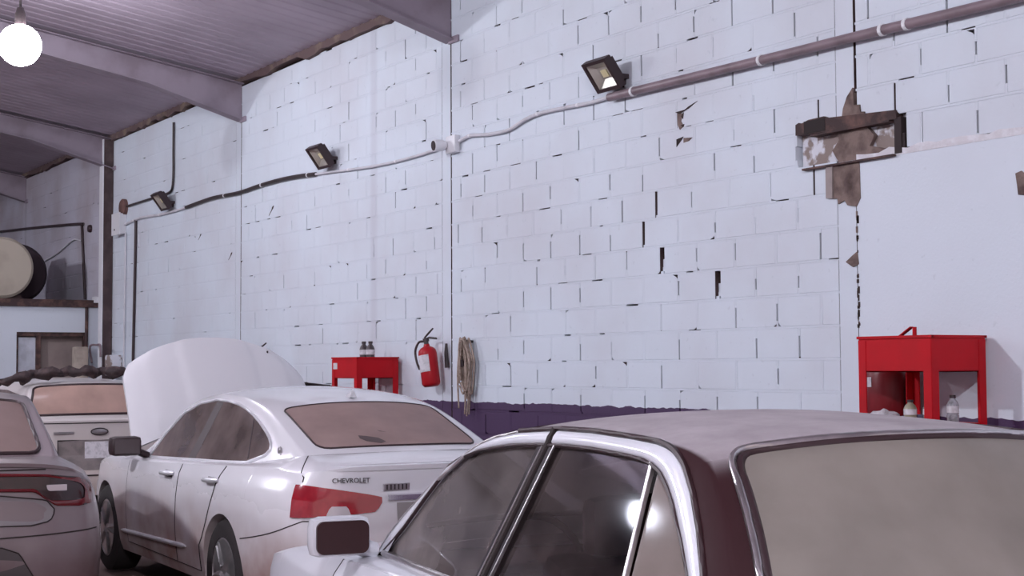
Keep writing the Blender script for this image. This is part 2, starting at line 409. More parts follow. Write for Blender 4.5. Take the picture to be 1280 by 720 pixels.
def bshow(b):
    x, y, z = to_px(((b[0]+b[1])/2, D, (b[2]+b[3])/2))
    inside = -15 < x < 1295 and -15 < y < 535
    return (b[1]-b[0])/z/z if inside else 0
BLOCKS.sort(key=lambda b: -bshow(b))
variants = []
vr = random.Random(5)
for i in range(22):
    v, fs, npt = block_geo(BL-GAP, CH-GAP, vr, None if i < 15 else (i % 4))
    variants.append(block_mesh(v, fs, npt, M_wall))
rest = {0: MB(), 1: MB()}
nblk = 0
for i, b in enumerate(BLOCKS):
    wd, h = b[1]-b[0], b[3]-b[2]
    rnd = random.Random(i*17+3)
    if nblk < 300 and bshow(b) > 0:
        nblk += 1
        if abs(wd-BL+GAP) < .002 and abs(h-(CH-GAP)) < .002: me = rnd.choice(variants)
        else: me = block_mesh(*block_geo(wd, h, rnd, None), M_wall)
        o = link(bpy.data.objects.new('block', me), wall); o.location = (b[0], D+rnd.uniform(0, .0012), b[2])
    else:
        v, fs, npt = block_geo(wd, h, rnd, rnd.randrange(4) if rnd.random() < .10 else None)
        mb = rest[1 if b[4] < 2 else 0]; k0 = len(mb.f)
        mb.add([(p[0]+b[0], p[1]+D, p[2]+b[2]) for p in v], fs)
        for k in range(k0+npt, len(mb.f)): mb.mi[k] = 1
for i in (0, 1):
    m = M_wall if i == 0 else M_wall_far
    tag(rest[i].build('blockwork', [m, M_raw], wall, recalc=False), kind='stuff')
    tag(mort[i].build('mortar', m, wall, recalc=False), kind='stuff')
# smooth plastered part of the right bay
MB().bx(COLS[5]+.004, 8.5, D-.004, D+.075, 0, Z0+7*CH-.022).build('plaster_panel', M_plaster, wall)
pj = MB()                    # rough render line where the plaster meets the blocks
rr = random.Random(9); x = COLS[5]+.01; top = []; zt = Z0+7*CH-.022
while x < -3.2: top.append((x, zt+rr.uniform(.022, .05))); x += rr.uniform(.05, .12)
pj.prism([(COLS[5]+.01, zt-.01)]+[(-3.2, zt-.01)]+top[::-1], D-.007, D+.05)
pj.build('render_edge', mat('rough_render', (.70, .68, .72), .9, col2=(.80, .80, .85), scale=14, bump=.6, bscale=40), wall)
MB().bx(-3.2, 8.5, D-.001, D+.075, Z0+7*CH-.02, EAVE).build('plaster_panel', M_plaster, wall)
# concrete columns between the bays
for i, cx in enumerate(COLS):
    z_lo = 0
    c = MB()
    if i == 5: c.bx(cx-.163, cx-.008, D+.003, D+.075, 0, POCKET[2]); c.bx(cx-.163, cx-.008, D+.003, D+.075, POCKET[3], EAVE)
    else: c.bx(cx-.163, cx-.008, D+.003, D+.075, 0, EAVE)
    for k in range(len(c.f)//6): c.mi[k*6] = 1; c.mi[k*6+1] = 1
    tag(c.build('trim_%d' % (i+1), [M_wall if i > 1 else M_wall_far, M_raw], recalc=False), 'white painted flush concrete column strip between two wall bays', kind='structure')
# broken beam pocket: exposed concrete, steel flanges
pk = empty('broken_beam_pocket', (0, 0, 0), label='broken-out brown concrete and steel beam pocket at the right column', cat='beam')
p = MB(); p.bx(-7.02, -6.09, D+.045, D+.08, 2.90, 3.15); p.build('back_concrete', M_concw, pk)
p = MB().prism([(-6.74, 2.90), (-6.745, 2.685), (-6.66, 2.675), (-6.655, 2.64), (-6.60, 2.66), (-6.575, 2.625), (-6.50, 2.61), (-6.465, 2.66), (-6.47, 2.90)], D-.010, D+.06); p.build('lower_concrete', M_conc, pk, recalc=True)
p = MB().prism([(-6.75, 2.90), (-6.75, 2.685), (-6.695, 2.68), (-6.69, 2.90)], D-.022, D+.05); p.build('concrete_edge', mat('pale_concrete', (.36, .31, .30), .9, var=.3, scale=8), pk)
p = MB().prism([(-6.62, 3.14), (-6.60, 3.24), (-6.565, 3.31), (-6.515, 3.36), (-6.508, 3.25), (-6.46, 3.245), (-6.455, 3.20), (-6.42, 3.195), (-6.42, 3.14)], D-.010, D+.06); p.build('upper_concrete', M_conc, pk)
p = MB().prism([(-6.66, 2.90), (-6.72, 2.99), (-6.66, 3.05), (-6.68, 3.12), (-6.45, 3.13), (-6.36, 3.04), (-6.40, 2.98), (-6.28, 2.95), (-6.20, 2.90)], D+.012, D+.06); p.build('web_concrete', M_conc, pk)
p = MB(); p.bx(-6.88, -6.20, D-.03, D+.05, 3.098, 3.110); p.bx(-6.95, -6.17, D-.035, D+.05, 2.885, 2.897); p.build('flange', M_rust, pk)
p = MB().prism([(-7.02, 3.125), (-7.02, 3.195), (-6.99, 3.205), (-6.96, 3.198), (-6.90, 3.212), (-6.76, 3.215), (-6.72, 3.20), (-6.16, 3.165), (-6.15, 3.11), (-6.70, 3.11)], D-.018, D+.05); p.build('upper_flange', M_rust, pk)
p = MB().bx(-6.94, -6.75, D-.021, D+.02, 3.122, 3.205); p.build('hollow_shade', M_seam, pk)  # solid black box painting the shade inside a hollow
p = MB(); p.bx(-6.175, -6.12, D-.012, D+.05, 2.90, 3.12); p.bx(-6.12, -6.10, D-.004, D+.02, 2.895, 3.02); p.build('end_plate', mat('gap_shade', (.035, .022, .024), .8), pk)  # dark boxes painting the shade of an open gap
rr = random.Random(4)
for i in range(34):
    z = rr.uniform(1.72, 2.62); wz = rr.uniform(.012, .045); wx = rr.uniform(.006, .016)
    MB().box((-6.497+rr.uniform(-.006, .006), D-.003, z), (wx, .012, wz)).build('concrete_chip', M_core if i % 2 else M_conc, pk)
MB().prism([(-6.60, 2.27), (-6.545, 2.305), (-6.50, 2.33), (-6.49, 2.25), (-6.54, 2.235)], D-.009, D+.01).build('concrete_chip', M_conc, pk)
p = MB().prism([(-5.30, 2.68), (-5.26, 2.69), (-5.22, 2.66), (-5.23, 2.55), (-5.285, 2.56), (-5.29, 2.61)], D-.010, D+.01); p = p.build('wall_breakout', M_conc); tag(p, 'small brown broken patch in the plaster at the right edge', 'hole')
# chipped block at the conduit (exposed mortar; dark pieces paint shade in the recess)
CX, CZ = .17, .065
t = empty('chipped_block', (-8.2, D, 3.35), label='grey-brown chipped spot in the block below the pipe', cat='hole')
def chip_poly(P, m, y0=-.003): MB().prism([(x+CX+8.2, z+CZ-3.35) for x, z in P], y0, .02).build('broken_edge', m, t)
chip_poly([(-8.45, 3.405), (-8.30, 3.41), (-8.20, 3.45), (-8.30, 3.425), (-8.40, 3.385)], M_core)
chip_poly([(-8.43, 3.40), (-8.37, 3.385), (-8.385, 3.33), (-8.355, 3.29), (-8.40, 3.27), (-8.425, 3.31)], M_conc, -.002)
chip_poly([(-8.385, 3.365), (-8.355, 3.39), (-8.365, 3.345)], M_core, -.004)
chip_poly([(-8.39, 3.30), (-8.35, 3.305), (-8.36, 3.285)], M_core, -.004)
chip_poly([(-8.44, 3.205), (-8.36, 3.215), (-8.38, 3.195), (-8.44, 3.15)], M_core)
chip_poly([(-8.36, 3.205), (-8.26, 3.195), (-8.30, 3.175), (-8.36, 3.17)], M_conc, -.002)
# far walls
o = MB().bx(-34, 9, -13.5, -13.3, 0, EAVE).build('wall_left', M_plaster); tag(o, 'plain white wall on the far side of the workshop', kind='structure')
o = MB().bx(-34.2, -34, -13.5, D+.3, 0, 6.9).build('wall_back', M_wall_far); tag(o, 'grimy white end wall behind the office', kind='structure')
# roof
def zroof(y): return EAVE+SLOPE*(D-y) if y > RIDGE_Y else EAVE+SLOPE*(D-RIDGE_Y)-SLOPE*(RIDGE_Y-y)
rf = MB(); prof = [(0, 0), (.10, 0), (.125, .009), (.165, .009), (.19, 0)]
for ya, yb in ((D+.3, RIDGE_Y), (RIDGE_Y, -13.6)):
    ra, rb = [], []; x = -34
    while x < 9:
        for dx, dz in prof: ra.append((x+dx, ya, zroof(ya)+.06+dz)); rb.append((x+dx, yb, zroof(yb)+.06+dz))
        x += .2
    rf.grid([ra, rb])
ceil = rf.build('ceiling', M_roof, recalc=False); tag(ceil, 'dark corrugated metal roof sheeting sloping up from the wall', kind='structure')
# ragged strip of insulation along the eave
s_ = MB(); rr = random.Random(3); x = -34; lo = []
while x < -6: lo.append((x, EAVE-.0+rr.uniform(-.045, .03))); x += rr.uniform(.08, .3)
s_.prism(lo+[(-6, EAVE+.12), (-34, EAVE+.12)], D-.05, D+.05); s_.build('eave_strip', M_insul, ceil)
# rafters
ORD = ['farthest', 'second farthest', 'third', 'fourth', 'fifth', 'nearest', 'overhead']
RL = ['steel roof rafter at the far end above the grimy wall', 'steel roof rafter above the round tank', 'steel roof rafter meeting the brown steel column', 'tapered steel roof rafter ending above the middle of the wall', 'tapered steel roof rafter at the top centre of the picture', 'steel roof rafter above the broken beam pocket', 'steel roof rafter above the nearest car']
for i, cx in enumerate(COLS):
    t = empty('roof_rafter', (cx, D, EAVE), label=RL[i], cat='beam', group='steel rafters under the roof')
    for nm, (o0, o1), hw in (('web', (0, 0), .008), ('bottom_flange', (-.012, 0), .085), ('top_flange', (0, .012), .085)):
        mb = MB(); rows = []
        for d in (0, 1.2, 2.6, 10.0):
            zt_ = SLOPE*d; dep = .43 if d == 0 else (.27 if d == 1.2 else .24)
            zb_ = zt_-dep
            lo_, hi_ = (zb_, zt_) if nm == 'web' else ((zb_-.012, zb_) if nm == 'bottom_flange' else (zt_, zt_+.012))
            rows.append([(-hw, -d, lo_), (hw, -d, lo_), (hw, -d, hi_), (-hw, -d, hi_), (-hw, -d, lo_)])
        mb.grid(rows); mb.add([r for r in rows[0][:4]], [(0, 1, 2, 3)])
        mb.build(nm, M_rafter, t)
    if i != 5: MB().bx(-.01, .16, -.02, .01, -.46, -.40).build('end_plate', M_rafter, t)
# brown steel column standing proud of the wall
t = empty('steel_column', (-21.62, D, 0), label='dark brown steel column standing against the wall at the left', cat='column')
MB().bx(-.06, .06, -.15, -.006, 0, EAVE).build('web', M_steel_brown, t)
MB().bx(-.10, .064, -.165, -.15, 0, EAVE).build('outer_flange', M_whitepl, t)  # white material paints the lit edge of the brown column
# ------------------------------------------------------------------ lamps
def lamp(loc, power, label, r=.2):
    t = empty('high_bay_lamp', loc, label=label, cat='lamp', group='hanging high bay lamps')
    MB().lathe([(0, r+.16), (.03, r+.16), (.05, r+.10), (.055, r*.80), (0, r*.80)], (0, 0, 0), n=20).build('lamp_cap', M_dark_metal, t, 40)
    MB().lathe([(r*math.sin(math.pi*k/14), -r*math.cos(math.pi*k/14)) for k in range(15)], (0, 0, 0), n=28).build('globe', mat('lamp_glow_%d' % power, (1, 1, 1), .5, emit=LAMP_COLOR, estr=power/(4*math.pi**2*r*r)), t, 60)
    MB().tube([(0, 0, r+.15), (0, 0, zroof(loc[1])-loc[2]+.05)], .012).build('hanging_rod', M_dark_metal, t)
LL = ['glaring white hanging lamp at the upper left under the roof', 'white hanging lamp in the middle of the hall above the cars', 'white hanging lamp toward the far end of the hall', 'white hanging lamp behind the viewer']
for (loc, pw, rd), lb in zip(LAMPS, LL): lamp(loc, pw, lb, rd)
# ------------------------------------------------------------------ things on the wall
def floodlight(x, z, label, tilt=37):
    t = empty('floodlight', (x, D, z), label=label, cat='floodlight', group='floodlights along the block wall')
    t.rotation_euler = (0, 0, math.radians(0))
    # wall bracket
    mb = MB(); mb.box((.11, -.006, -.02), (.10, .012, .07)); mb.box((.03, -.05, .0), (.012, .10, .035)); mb.box((.19, -.05, .0), (.012, .10, .035)); mb.box((.11, -.012, .0), (.17, .012, .035)); mb.build('bracket', M_dark, t)
    R = Matrix.Rotation(math.radians(tilt), 3, 'X') @ Matrix.Rotation(math.radians(0), 3, 'Z')
    Rz = Matrix.Rotation(math.radians(0), 3, 'Z')
    R = Rz @ Matrix.Rotation(math.radians(tilt), 3, 'X')
    # head: local panel lies in x-z, faces -y, then tipped downward
    def place(o): o.matrix_local = Matrix.Translation((.07, -.15, .02)) @ R.to_4x4()
    W_, H_, Dp = .30, .26, .06
    fr = MB(); b = .026
    fr.bx(-W_/2, W_/2, -Dp/2, Dp/2, H_/2-b, H_/2); fr.bx(-W_/2, W_/2, -Dp/2, Dp/2, -H_/2, -H_/2+b)
    fr.bx(-W_/2, -W_/2+b, -Dp/2, Dp/2, -H_/2+b, H_/2-b); fr.bx(W_/2-b, W_/2, -Dp/2, Dp/2, -H_/2+b, H_/2-b)
    place(fr.build('frame', M_dark, t))
    bk = MB(); bk.bx(-W_/2+.01, W_/2-.01, Dp/2-.004, Dp/2+.012, -H_/2+.01, H_/2-.01)
    for i in range(9):
        xx = -W_/2+.03+i*(W_-.06)/8; bk.bx(xx-.004, xx+.004, Dp/2+.01, Dp/2+.04, -H_/2+.03, H_/2-.03)
    place(bk.build('heat_sink', M_dark, t))
    rf_ = MB(); a, c = W_/2-b, H_/2-b
    rf_.add([(-a, -.012, -c), (a, -.012, -c), (a, -.012, c), (-a, -.012, c), (-a*.55, .022, -c*.45), (a*.55, .022, -c*.45), (a*.55, .022, c*.55), (-a*.55, .022, c*.55)], [(0, 1, 5, 4), (1, 2, 6, 5), (2, 3, 7, 6), (3, 0, 4, 7), (4, 5, 6, 7)])
    place(rf_.build('reflector', M_refl, t))
    place(MB().bx(-.035, .035, .014, .021, -.03, .03).build('led_chip', mat('led_yellow', (.75, .66, .40), .5), t))
floodlight(-9.03, 3.83, 'black wall floodlight nearest, above the thick grey pipe')
floodlight(-14.10, 3.83, 'black wall floodlight in the middle, left of the white camera')
floodlight(-19.08, 3.85, 'black wall floodlight farthest, beside the brown steel column')
# surveillance camera
t = empty('security_camera', (-11.50, D, 3.65), label='small white security camera with a black lens on the wall', cat='camera')
MB().rbox((.05, -.03, 0), (.17, .06, .16), .012).build('junction_box', M_whitepl, t, 40)
a = Vector((-.02, -.06, 0)); dr = Vector((-.10, -1, -.10)).normalized()
MB().tube([a, a+dr*.05, a+dr*.12, a+dr*.125], [.035, .055, .055, .05], 16).build('camera_head', M_whitepl, t, 40)
MB().tube([a+dr*.118, a+dr*.130], .045, 16).build('lens', M_dark, t)
# conduits
def pipe(name, pts, r, m, label, clips=(), cat='pipe', n=8):
    t = empty(name, pts[0], label=label, cat=cat)
    o = Vector(pts[0]); P = crom([Vector(p)-o for p in pts], 5)
    MB().tube(P, r, n).build('tube', m, t, 50)
    for cx in clips:
        best = min(P, key=lambda q: abs(q.x+o.x-cx)); i = P.index(best); q2 = P[min(i+1, len(P)-1)]; q1 = P[max(i-1, 0)]
        tn = (q2-q1).normalized()
        MB().tube([best-tn*.012, best+tn*.012], r*1.18, n).build('clip', M_clip, t)
    return t
yw = D-.022
pipe('conduit', [(-9.03, yw-.022, 3.695), (-8.5, yw-.022, 3.69), (-7.8, yw-.022, 3.68), (-7.0, yw-.022, 3.67), (-6.4, yw-.022, 3.665), (-5.3, yw-.022, 3.65), (-3.5, yw-.022, 3.64)], .033, M_conduit, 'thick grey pipe running along the right part of the wall', (-8.72, -7.35, -6.30, -6.02, -5.0), n=12)
pipe('conduit', [(-9.05, yw, 3.705), (-9.3, yw, 3.70), (-9.77, yw, 3.718), (-10.06, yw, 3.722), (-10.27, yw, 3.70), (-10.52, yw, 3.652), (-10.85, yw, 3.66), (-11.16, yw, 3.69), (-11.34, yw, 3.665)], .016, M_conduit_w, 'thin wavy white conduit between the camera and the thick pipe', (-10.06, -11.16, -9.5))
pipe('conduit', [(-11.62, yw, 3.65), (-12.28, yw, 3.63), (-13.03, yw, 3.64), (-13.95, yw, 3.69), (-14.4, yw, 3.715)], .014, M_conduit_w, 'thin conduit from the security camera to the middle floodlight', (-12.5, -13.6))
pipe('conduit', [(-14.4, yw, 3.715), (-14.9, yw, 3.745), (-15.41, yw, 3.76), (-16.0, yw, 3.755), (-16.6, yw, 3.74), (-17.3, yw, 3.76), (-17.67, yw, 3.76), (-18.4, yw, 3.735)], .024, M_dark_metal, 'dark cable running along the wall between two far floodlights', (-14.6, -15.85, -17.0))
pipe('conduit', [(-18.4, yw, 3.735), (-18.69, yw, 3.73), (-19.32, yw, 3.73), (-19.9, yw, 3.75), (-20.33, yw, 3.76), (-20.87, yw, 3.73), (-21.3, yw, 3.70)], .018, M_conduit_w, 'pale conduit under the farthest floodlight by the brown column', (-19.5, -20.6))
pipe('conduit', [(-18.90, yw, 4.93), (-18.90, yw, 4.5), (-18.895, yw, 4.26), (-18.93, yw, 4.06), (-19.05, yw, 4.0), (-19.4, yw, 3.99), (-20.0, yw, 3.99), (-20.85, yw, 3.985)], .016, M_dark_metal, 'thin dark cable dropping from the roof and turning left to a round box')
pipe('conduit', [(-20.45, yw, 3.75), (-20.46, yw, 3.2), (-20.49, yw, 2.5), (-20.52, yw, 1.6), (-20.53, yw, .3)], .02, M_dark, 'black vertical pipe dropping down the wall behind the raised bonnet')
pipe('conduit', [(-20.90, yw, 3.61), (-20.91, yw, 3.0), (-20.93, yw, 1.99), (-20.94, yw, .3)], .012, M_conduit_w, 'thin white vertical conduit beside the brown steel column')
tag(MB().lathe([(0, -.07), (.10, -.07), (.125, -.05), (.125, 0), (0, 0)], (-20.99, D, 3.98), axis='y', n=20).build('round_box', mat('brown_box', (.17, .085, .075), .7, var=.4, scale=12), None, 40), 'round brown junction box beside the steel column', 'junction box')
t = empty('junction_box', (-21.1, D, 3.74), label='white square junction box next to the brown steel column', cat='junction box')
MB().rbox((0, -.05, 0), (.34, .10, .30), .012).build('box', M_whitepl, t, 40); MB().bx(-.19, .19, -.112, -.099, -.16, .16).build('lid', M_whitepl, t); MB().lathe([(0, -.118), (.016, -.118), (.016, -.10)], (-.04, 0, -.08), axis='y', n=10).build('screw', M_dark, t)
pipe('conduit', [(-28.5, yw, 4.23), (-25.7, yw, 4.08), (-23.25, yw, 3.93), (-23.11, yw, 3.88), (-23.05, yw, 3.6), (-22.89, yw, 2.72)], .022, M_dark, 'dark pipe above the office roof turning down beside the wall')
pipe('conduit', [(-23.2, yw, 3.66), (-23.6, yw, 3.70), (-24.5, yw, 3.55), (-25.5, yw, 3.45)], .015, M_conduit_w, 'pale faint cable above the office roof ledge')
tag(MB().lathe([(0, -.05), (.05, -.05), (.06, -.03), (.06, 0)], (-22.68, D, 3.81), axis='y', n=14).build('wall_bolt', M_dark, None, 40), 'small black round socket on the wall over the office', 'socket')
pipe('conduit', [(-21.9, D-.2, 1.72), (-22.0, D-.2, 1.96), (-21.6, D-.22, 1.98), (-21.42, D-.22, 1.97), (-21.40, D-.22, 1.80)], .016, M_conduit, 'bent thin grey pipe loop near the foot of the brown column')
tag(MB().rbox((-21.2, D-.09, 1.68), (.28, .18, .30), .02).build('meter_box', M_concw, None, 40), 'small grimy grey box at the foot of the brown column', 'box')
tag(MB().rbox((-21.95, D-.36, .98), (.20, .20, 1.96), .03).build('locker', mat('tan_can', (.50, .42, .36), .7, var=.3), None, 40), 'narrow tan locker standing by the office corner near the pipe loop', 'locker')
# small pegs and dabs on the wall
for x, z, s in ((-17.95, 3.30, .05), (-16.9, 2.98, .06), (-15.65, 3.42, .07)):
    tag(MB().prism([(x-s, z-s*.5), (x+s*.8, z+s*.6), (x+s, z+s), (x+s*.4, z+s*.8), (x, z+.1*s)], D-.004, D+.01).build('wall_chip', M_core), {-17.95: 'small dark chip in the wall left of the centre joint, upper one', -16.9: 'small dark chip just left of the middle column line', -15.65: 'dark diagonal chip in the wall under the dark cable'}[x], 'hole')
# ------------------------------------------------------------------ fire extinguishers
def extinguisher(name, loc, label, tilt=0, L=.43, r=.085, s=1, m=None, small=False):
    t = empty(name, loc, label=label, cat='extinguisher', group='red fire extinguishers on the wall')
    t.rotation_euler = (0, math.radians(tilt), math.radians(20)); t.scale = (s, s, s)
    MB().lathe([(0, 0), (r*.75, 0), (r*.9, .012), (r, .03), (r, L*.82), (r*.93, L*.90), (r*.7, L*.96), (r*.35, L), (r*.3, L+.02), (0, L+.02)], (0, 0, 0), n=28).build('cylinder', m or M_redext, t, 45)
    lab = MB(); rows = []
    for i in range(9):
        a = math.radians((-160 if small else -150)+i*(6 if small else 13)); rows.append([(math.cos(a)*(r+.002), math.sin(a)*(r+.002), z) for z in ((L*.62, L*.68, L*.73, L*.78) if small else (L*.36, L*.50, L*.66, L*.78))])
    lab.grid(rows); lab.build('label', M_paper, t, 60)
    vl = MB().tube([(0, 0, L+.01), (0, 0, L+.055)], .022, 12); vl.box((0, 0, L+.06), (.045, .035, .03)); vl.build('valve', M_dark_metal, t)
    MB().tube([(-.02, 0, L+.065), (.04, 0, L+.075), (.12, 0, L+.055), (.13, 0, L+.05)], [.009, .010, .010, .008]).build('carry_handle', M_dark_metal, t)
    MB().tube([(-.015, 0, L+.08), (.04, 0, L+.115), (.10, 0, L+.15)], [.009, .010, .008]).build('squeeze_lever', M_dark_metal, t)
    MB().tube(crom([(-.02, 0, L+.05), (-.08, -.01, L+.05), (-.125, -.02, L-.02), (-.125, -.02, L-.12), (-.10, -.02, L-.2)], 5), .011).build('hose', M_dark, t, 60)
    return t
extinguisher('fire_extinguisher', (-11.70, D-.115, 1.45), 'tilted red fire extinguisher hanging on the wall beside the rope', tilt=-9, L=.37, r=.085)
extinguisher('fire_extinguisher', (-6.17, D-.13, 1.27), 'red fire extinguisher, shade painted in, behind the legs of the right red stand', tilt=0, L=.36, r=.115, m=mat('shaded_extinguisher_red', (.20, .010, .016), .4), small=True)  # darker red and smaller label paint the shade behind the stand
extinguisher('fire_extinguisher', (-15.68, D-.12, 1.36), 'fire extinguisher hidden behind the raised white bonnet, only its handle showing', tilt=0, L=.40, r=.092)
MB2 = MB().tube([(-11.58, D-.02, 1.62), (-11.58, D-.03, 1.76), (-11.575, D-.03, 1.84)], [.022, .018, .012]); tag(MB2.build('extinguisher_nozzle', M_dark_metal), 'short dark nozzle on the wall right of the tilted extinguisher', 'nozzle')
# ------------------------------------------------------------------ red parts-washer stands
def stand(x0, top, label, tilt_lid=True):
    w_, dp, ht = .535, .44, .20
    t = empty('red_stand', (x0, 6.22, 0), label=label, cat='stand', group='red steel tub stands at the wall')
    th = .006
    tub = MB(); z0, z1 = top-ht, top
    tub.bx(-w_, 0, 0, th, z0, z1); tub.bx(-w_, 0, dp-th, dp, z0, z1); tub.bx(-w_, -w_+th, th, dp-th, z0, z1); tub.bx(-th, 0, th, dp-th, z0, z1); tub.bx(-w_, 0, 0, dp, z0, z0+th)
    tub.build('tub', M_red, t)
    rim = MB(); rim.bx(-w_-.008, .008, -.008, .012, top-.012, top+.003); rim.bx(-w_-.008, .008, dp-.012, dp+.008, top-.012, top+.003); rim.bx(-w_-.008, -w_+.012, 0, dp, top-.012, top+.003); rim.bx(-.012, .008, 0, dp, top-.012, top+.003); rim.build('rim', M_red, t)
    for lx, ly in ((-w_, 0), (0, 0), (-w_, dp), (0, dp)):
        lg = MB(); sx = 1 if lx < 0 else -1; sy = 1 if ly == 0 else -1
        lg.bx(min(lx, lx+sx*.055), max(lx, lx+sx*.055), ly-.003 if sy > 0 else ly-.006, ly+.006 if sy > 0 else ly+.003, 0, top-.02)
        lg.bx(lx-.006 if sx < 0 else lx-.003, lx+.003 if sx < 0 else lx+.006, min(ly, ly+sy*.055), max(ly, ly+sy*.055), 0, top-.02)
        lg.build('leg', M_red, t)
    MB().bx(-w_+.004, -.004, .004, dp-.004, top-.50, top-.485).build('shelf', M_red, t)
    MB().bx(-w_+.01, -.01, .01, dp-.01, top-.06, top-.045).build('tray', M_dark_metal, t)
    return t
t1 = stand(-5.50, 1.783, 'red steel tub stand on legs near the right edge')
MB().box((-.43, .25, 1.80), (.16, .03, .006), Matrix.Rotation(math.radians(-30), 3, 'Y')).build('lid_arm', M_red, t1)
MB().tube([(-.34, .25, 1.76), (-.34, .25, 1.84)], .012).build('lid_post', M_red, t1)
t2 = stand(-12.47, 1.722, 'red steel tub stand on legs behind the white car roof, left')
MB().bx(-.50, -.42, -.006, .0, 1.61, 1.67).build('sticker', M_paper, t2)
def bottle(loc, m, label, h=.16, r=.032, group=None):
    t = empty('bottle', loc, label=label, cat='bottle', group=group)
    MB().lathe([(0, 0), (r, 0), (r, h*.25), (r*.93, h*.3), (r, h*.35), (r, h*.62), (r*.8, h*.75), (r*.42, h*.85), (r*.42, h*.9), (0, h*.9)], (0, 0, 0), n=16).build('body', m, t, 50)
    MB().lathe([(0, h*.89), (r*.5, h*.89), (r*.5, h), (0, h)], (0, 0, 0), n=12).build('cap', M_dark, t)
    MB().lathe([(r*1.02, h*.36), (r*1.02, h*.6)], (0, 0, 0), n=16).build('label', M_paper, t)
TL = 1.722-.045
bottle((-12.72, 6.42, TL), M_bottle_dark, 'dark spray bottle on the left red stand, left of the pair', .155+.045, .042, 'bottles on the left red stand')
bottle((-12.62, 6.44, TL), M_bottle_dark, 'dark spray bottle on the left red stand, right of the pair', .155+.045, .042, 'bottles on the left red stand')
SZ = 1.783-.485
bottle((-5.60, 6.50, SZ), M_bottle, 'clear plastic bottle on the red shelf, rightmost', .155, .034, 'bottles on the right red shelf')
bottle((-5.62, 6.33, SZ), mat('green_bottle', (.20, .21, .19), .2, var=.4, scale=20, coat=.4), 'greenish bottle on the red shelf next to the middle leg', .135, .034, 'bottles on the right red shelf')
bottle((-5.72, 6.29, SZ), mat('yellow_bottle', (.34, .31, .22), .3, var=.4, scale=20, coat=.3), 'yellowish bottle on the red shelf left of the middle leg', .13, .036, 'bottles on the right red shelf')
def rag(loc, m, label, s=.07, seed=1):
    rr = random.Random(seed); bm = bmesh.new(); bmesh.ops.create_icosphere(bm, subdivisions=3, radius=s)
    for v in bm.verts:
        k = 1+.35*math.sin(v.co.x*90+seed)*math.cos(v.co.y*70)+rr.uniform(-.08, .08); v.co *= k; v.co.z = max(-s*.4, v.co.z*.55)
    me = bpy.data.meshes.new('rag'); bm.to_mesh(me); bm.free(); me.materials.append(m); me.shade_smooth()
    o = link(bpy.data.objects.new('rag', me)); o.location = (loc[0], loc[1], loc[2]+s*.4); tag(o, label, 'rag')
rag((-5.93, 6.30, SZ), M_paper, 'crumpled white rag on the red shelf', .07, 1)
rag((-5.795, 6.40, SZ), mat('blue_rag', (.16, .15, .24), .9, var=.4, scale=20), 'crumpled dark blue rag on the red shelf beside the white one', .055, 2)
# ------------------------------------------------------------------ rope bundle
t = empty('rope_bundle', (-11.16, D, 1.85), label='bundle of tan rope hanging in long loops on the wall', cat='rope')
rr = random.Random(12)
MB().tube([(0, 0, 0), (0, -.10, .01)], .012).build('wall_hook', M_dark_metal, t)
for i in range(15):
    a = rr.uniform(-.055, .055); yo = rr.uniform(-.10, -.03); ln = rr.uniform(.36, .50) if i < 12 else rr.uniform(.60, .72); wd = rr.uniform(.03, .10)
    pts = [(a-wd*.8, yo, -ln*.9), (a-wd, yo, -ln*.5), (a-wd*.8, yo, -.12), (a, yo-.02, .02+rr.uniform(-.02, .02)), (a+wd*.8, yo, -.12), (a+wd+rr.uniform(-.02, .02), yo, -ln*.5), (a+wd*.6, yo, -ln)]
    if i < 12: pts += [(a+.01, yo, -ln-.05), (a-wd*.6, yo-.005, -ln*.95)]
    MB().tube(crom(pts, 6), .0085, 6).build('strand', M_rope, t, 60)
MB().tube([(-.09, -.05, -.22), (-.095, -.06, -.16)], [.03, .022], 10).build('plug', M_dark, t, 50)
MB().tube(crom([(-.09, -.05, -.16), (-.10, -.05, -.08), (-.05, -.05, .0)], 5), .010).build('cable', M_dark, t)
# wire rack peeking over the car roof
t = empty('wire_rack', (-14.2, 6.45, 1.44), label='small dark wire rack lying between the bonnet and the red stand', cat='rack')
mb = MB(); mb.tube([(-.36, -.1, .03), (.32, -.1, .03)], .010); mb.tube([(-.36, .16, .0), (.32, .16, .0)], .010); mb.build('rails', M_dark_metal, t)
for i in range(11):
    MB().tube([(-.30+i*.06, -.1, .03), (-.30+i*.06, .16, .0)], .007, 6).build('wire', M_dark_metal, t)
MB().bx(-.38, -.33, -.02, .20, -1.44, .0).build('post', M_dark_metal, t); MB().bx(.30, .34, -.02, .20, -1.44, .0).build('post', M_dark_metal, t)
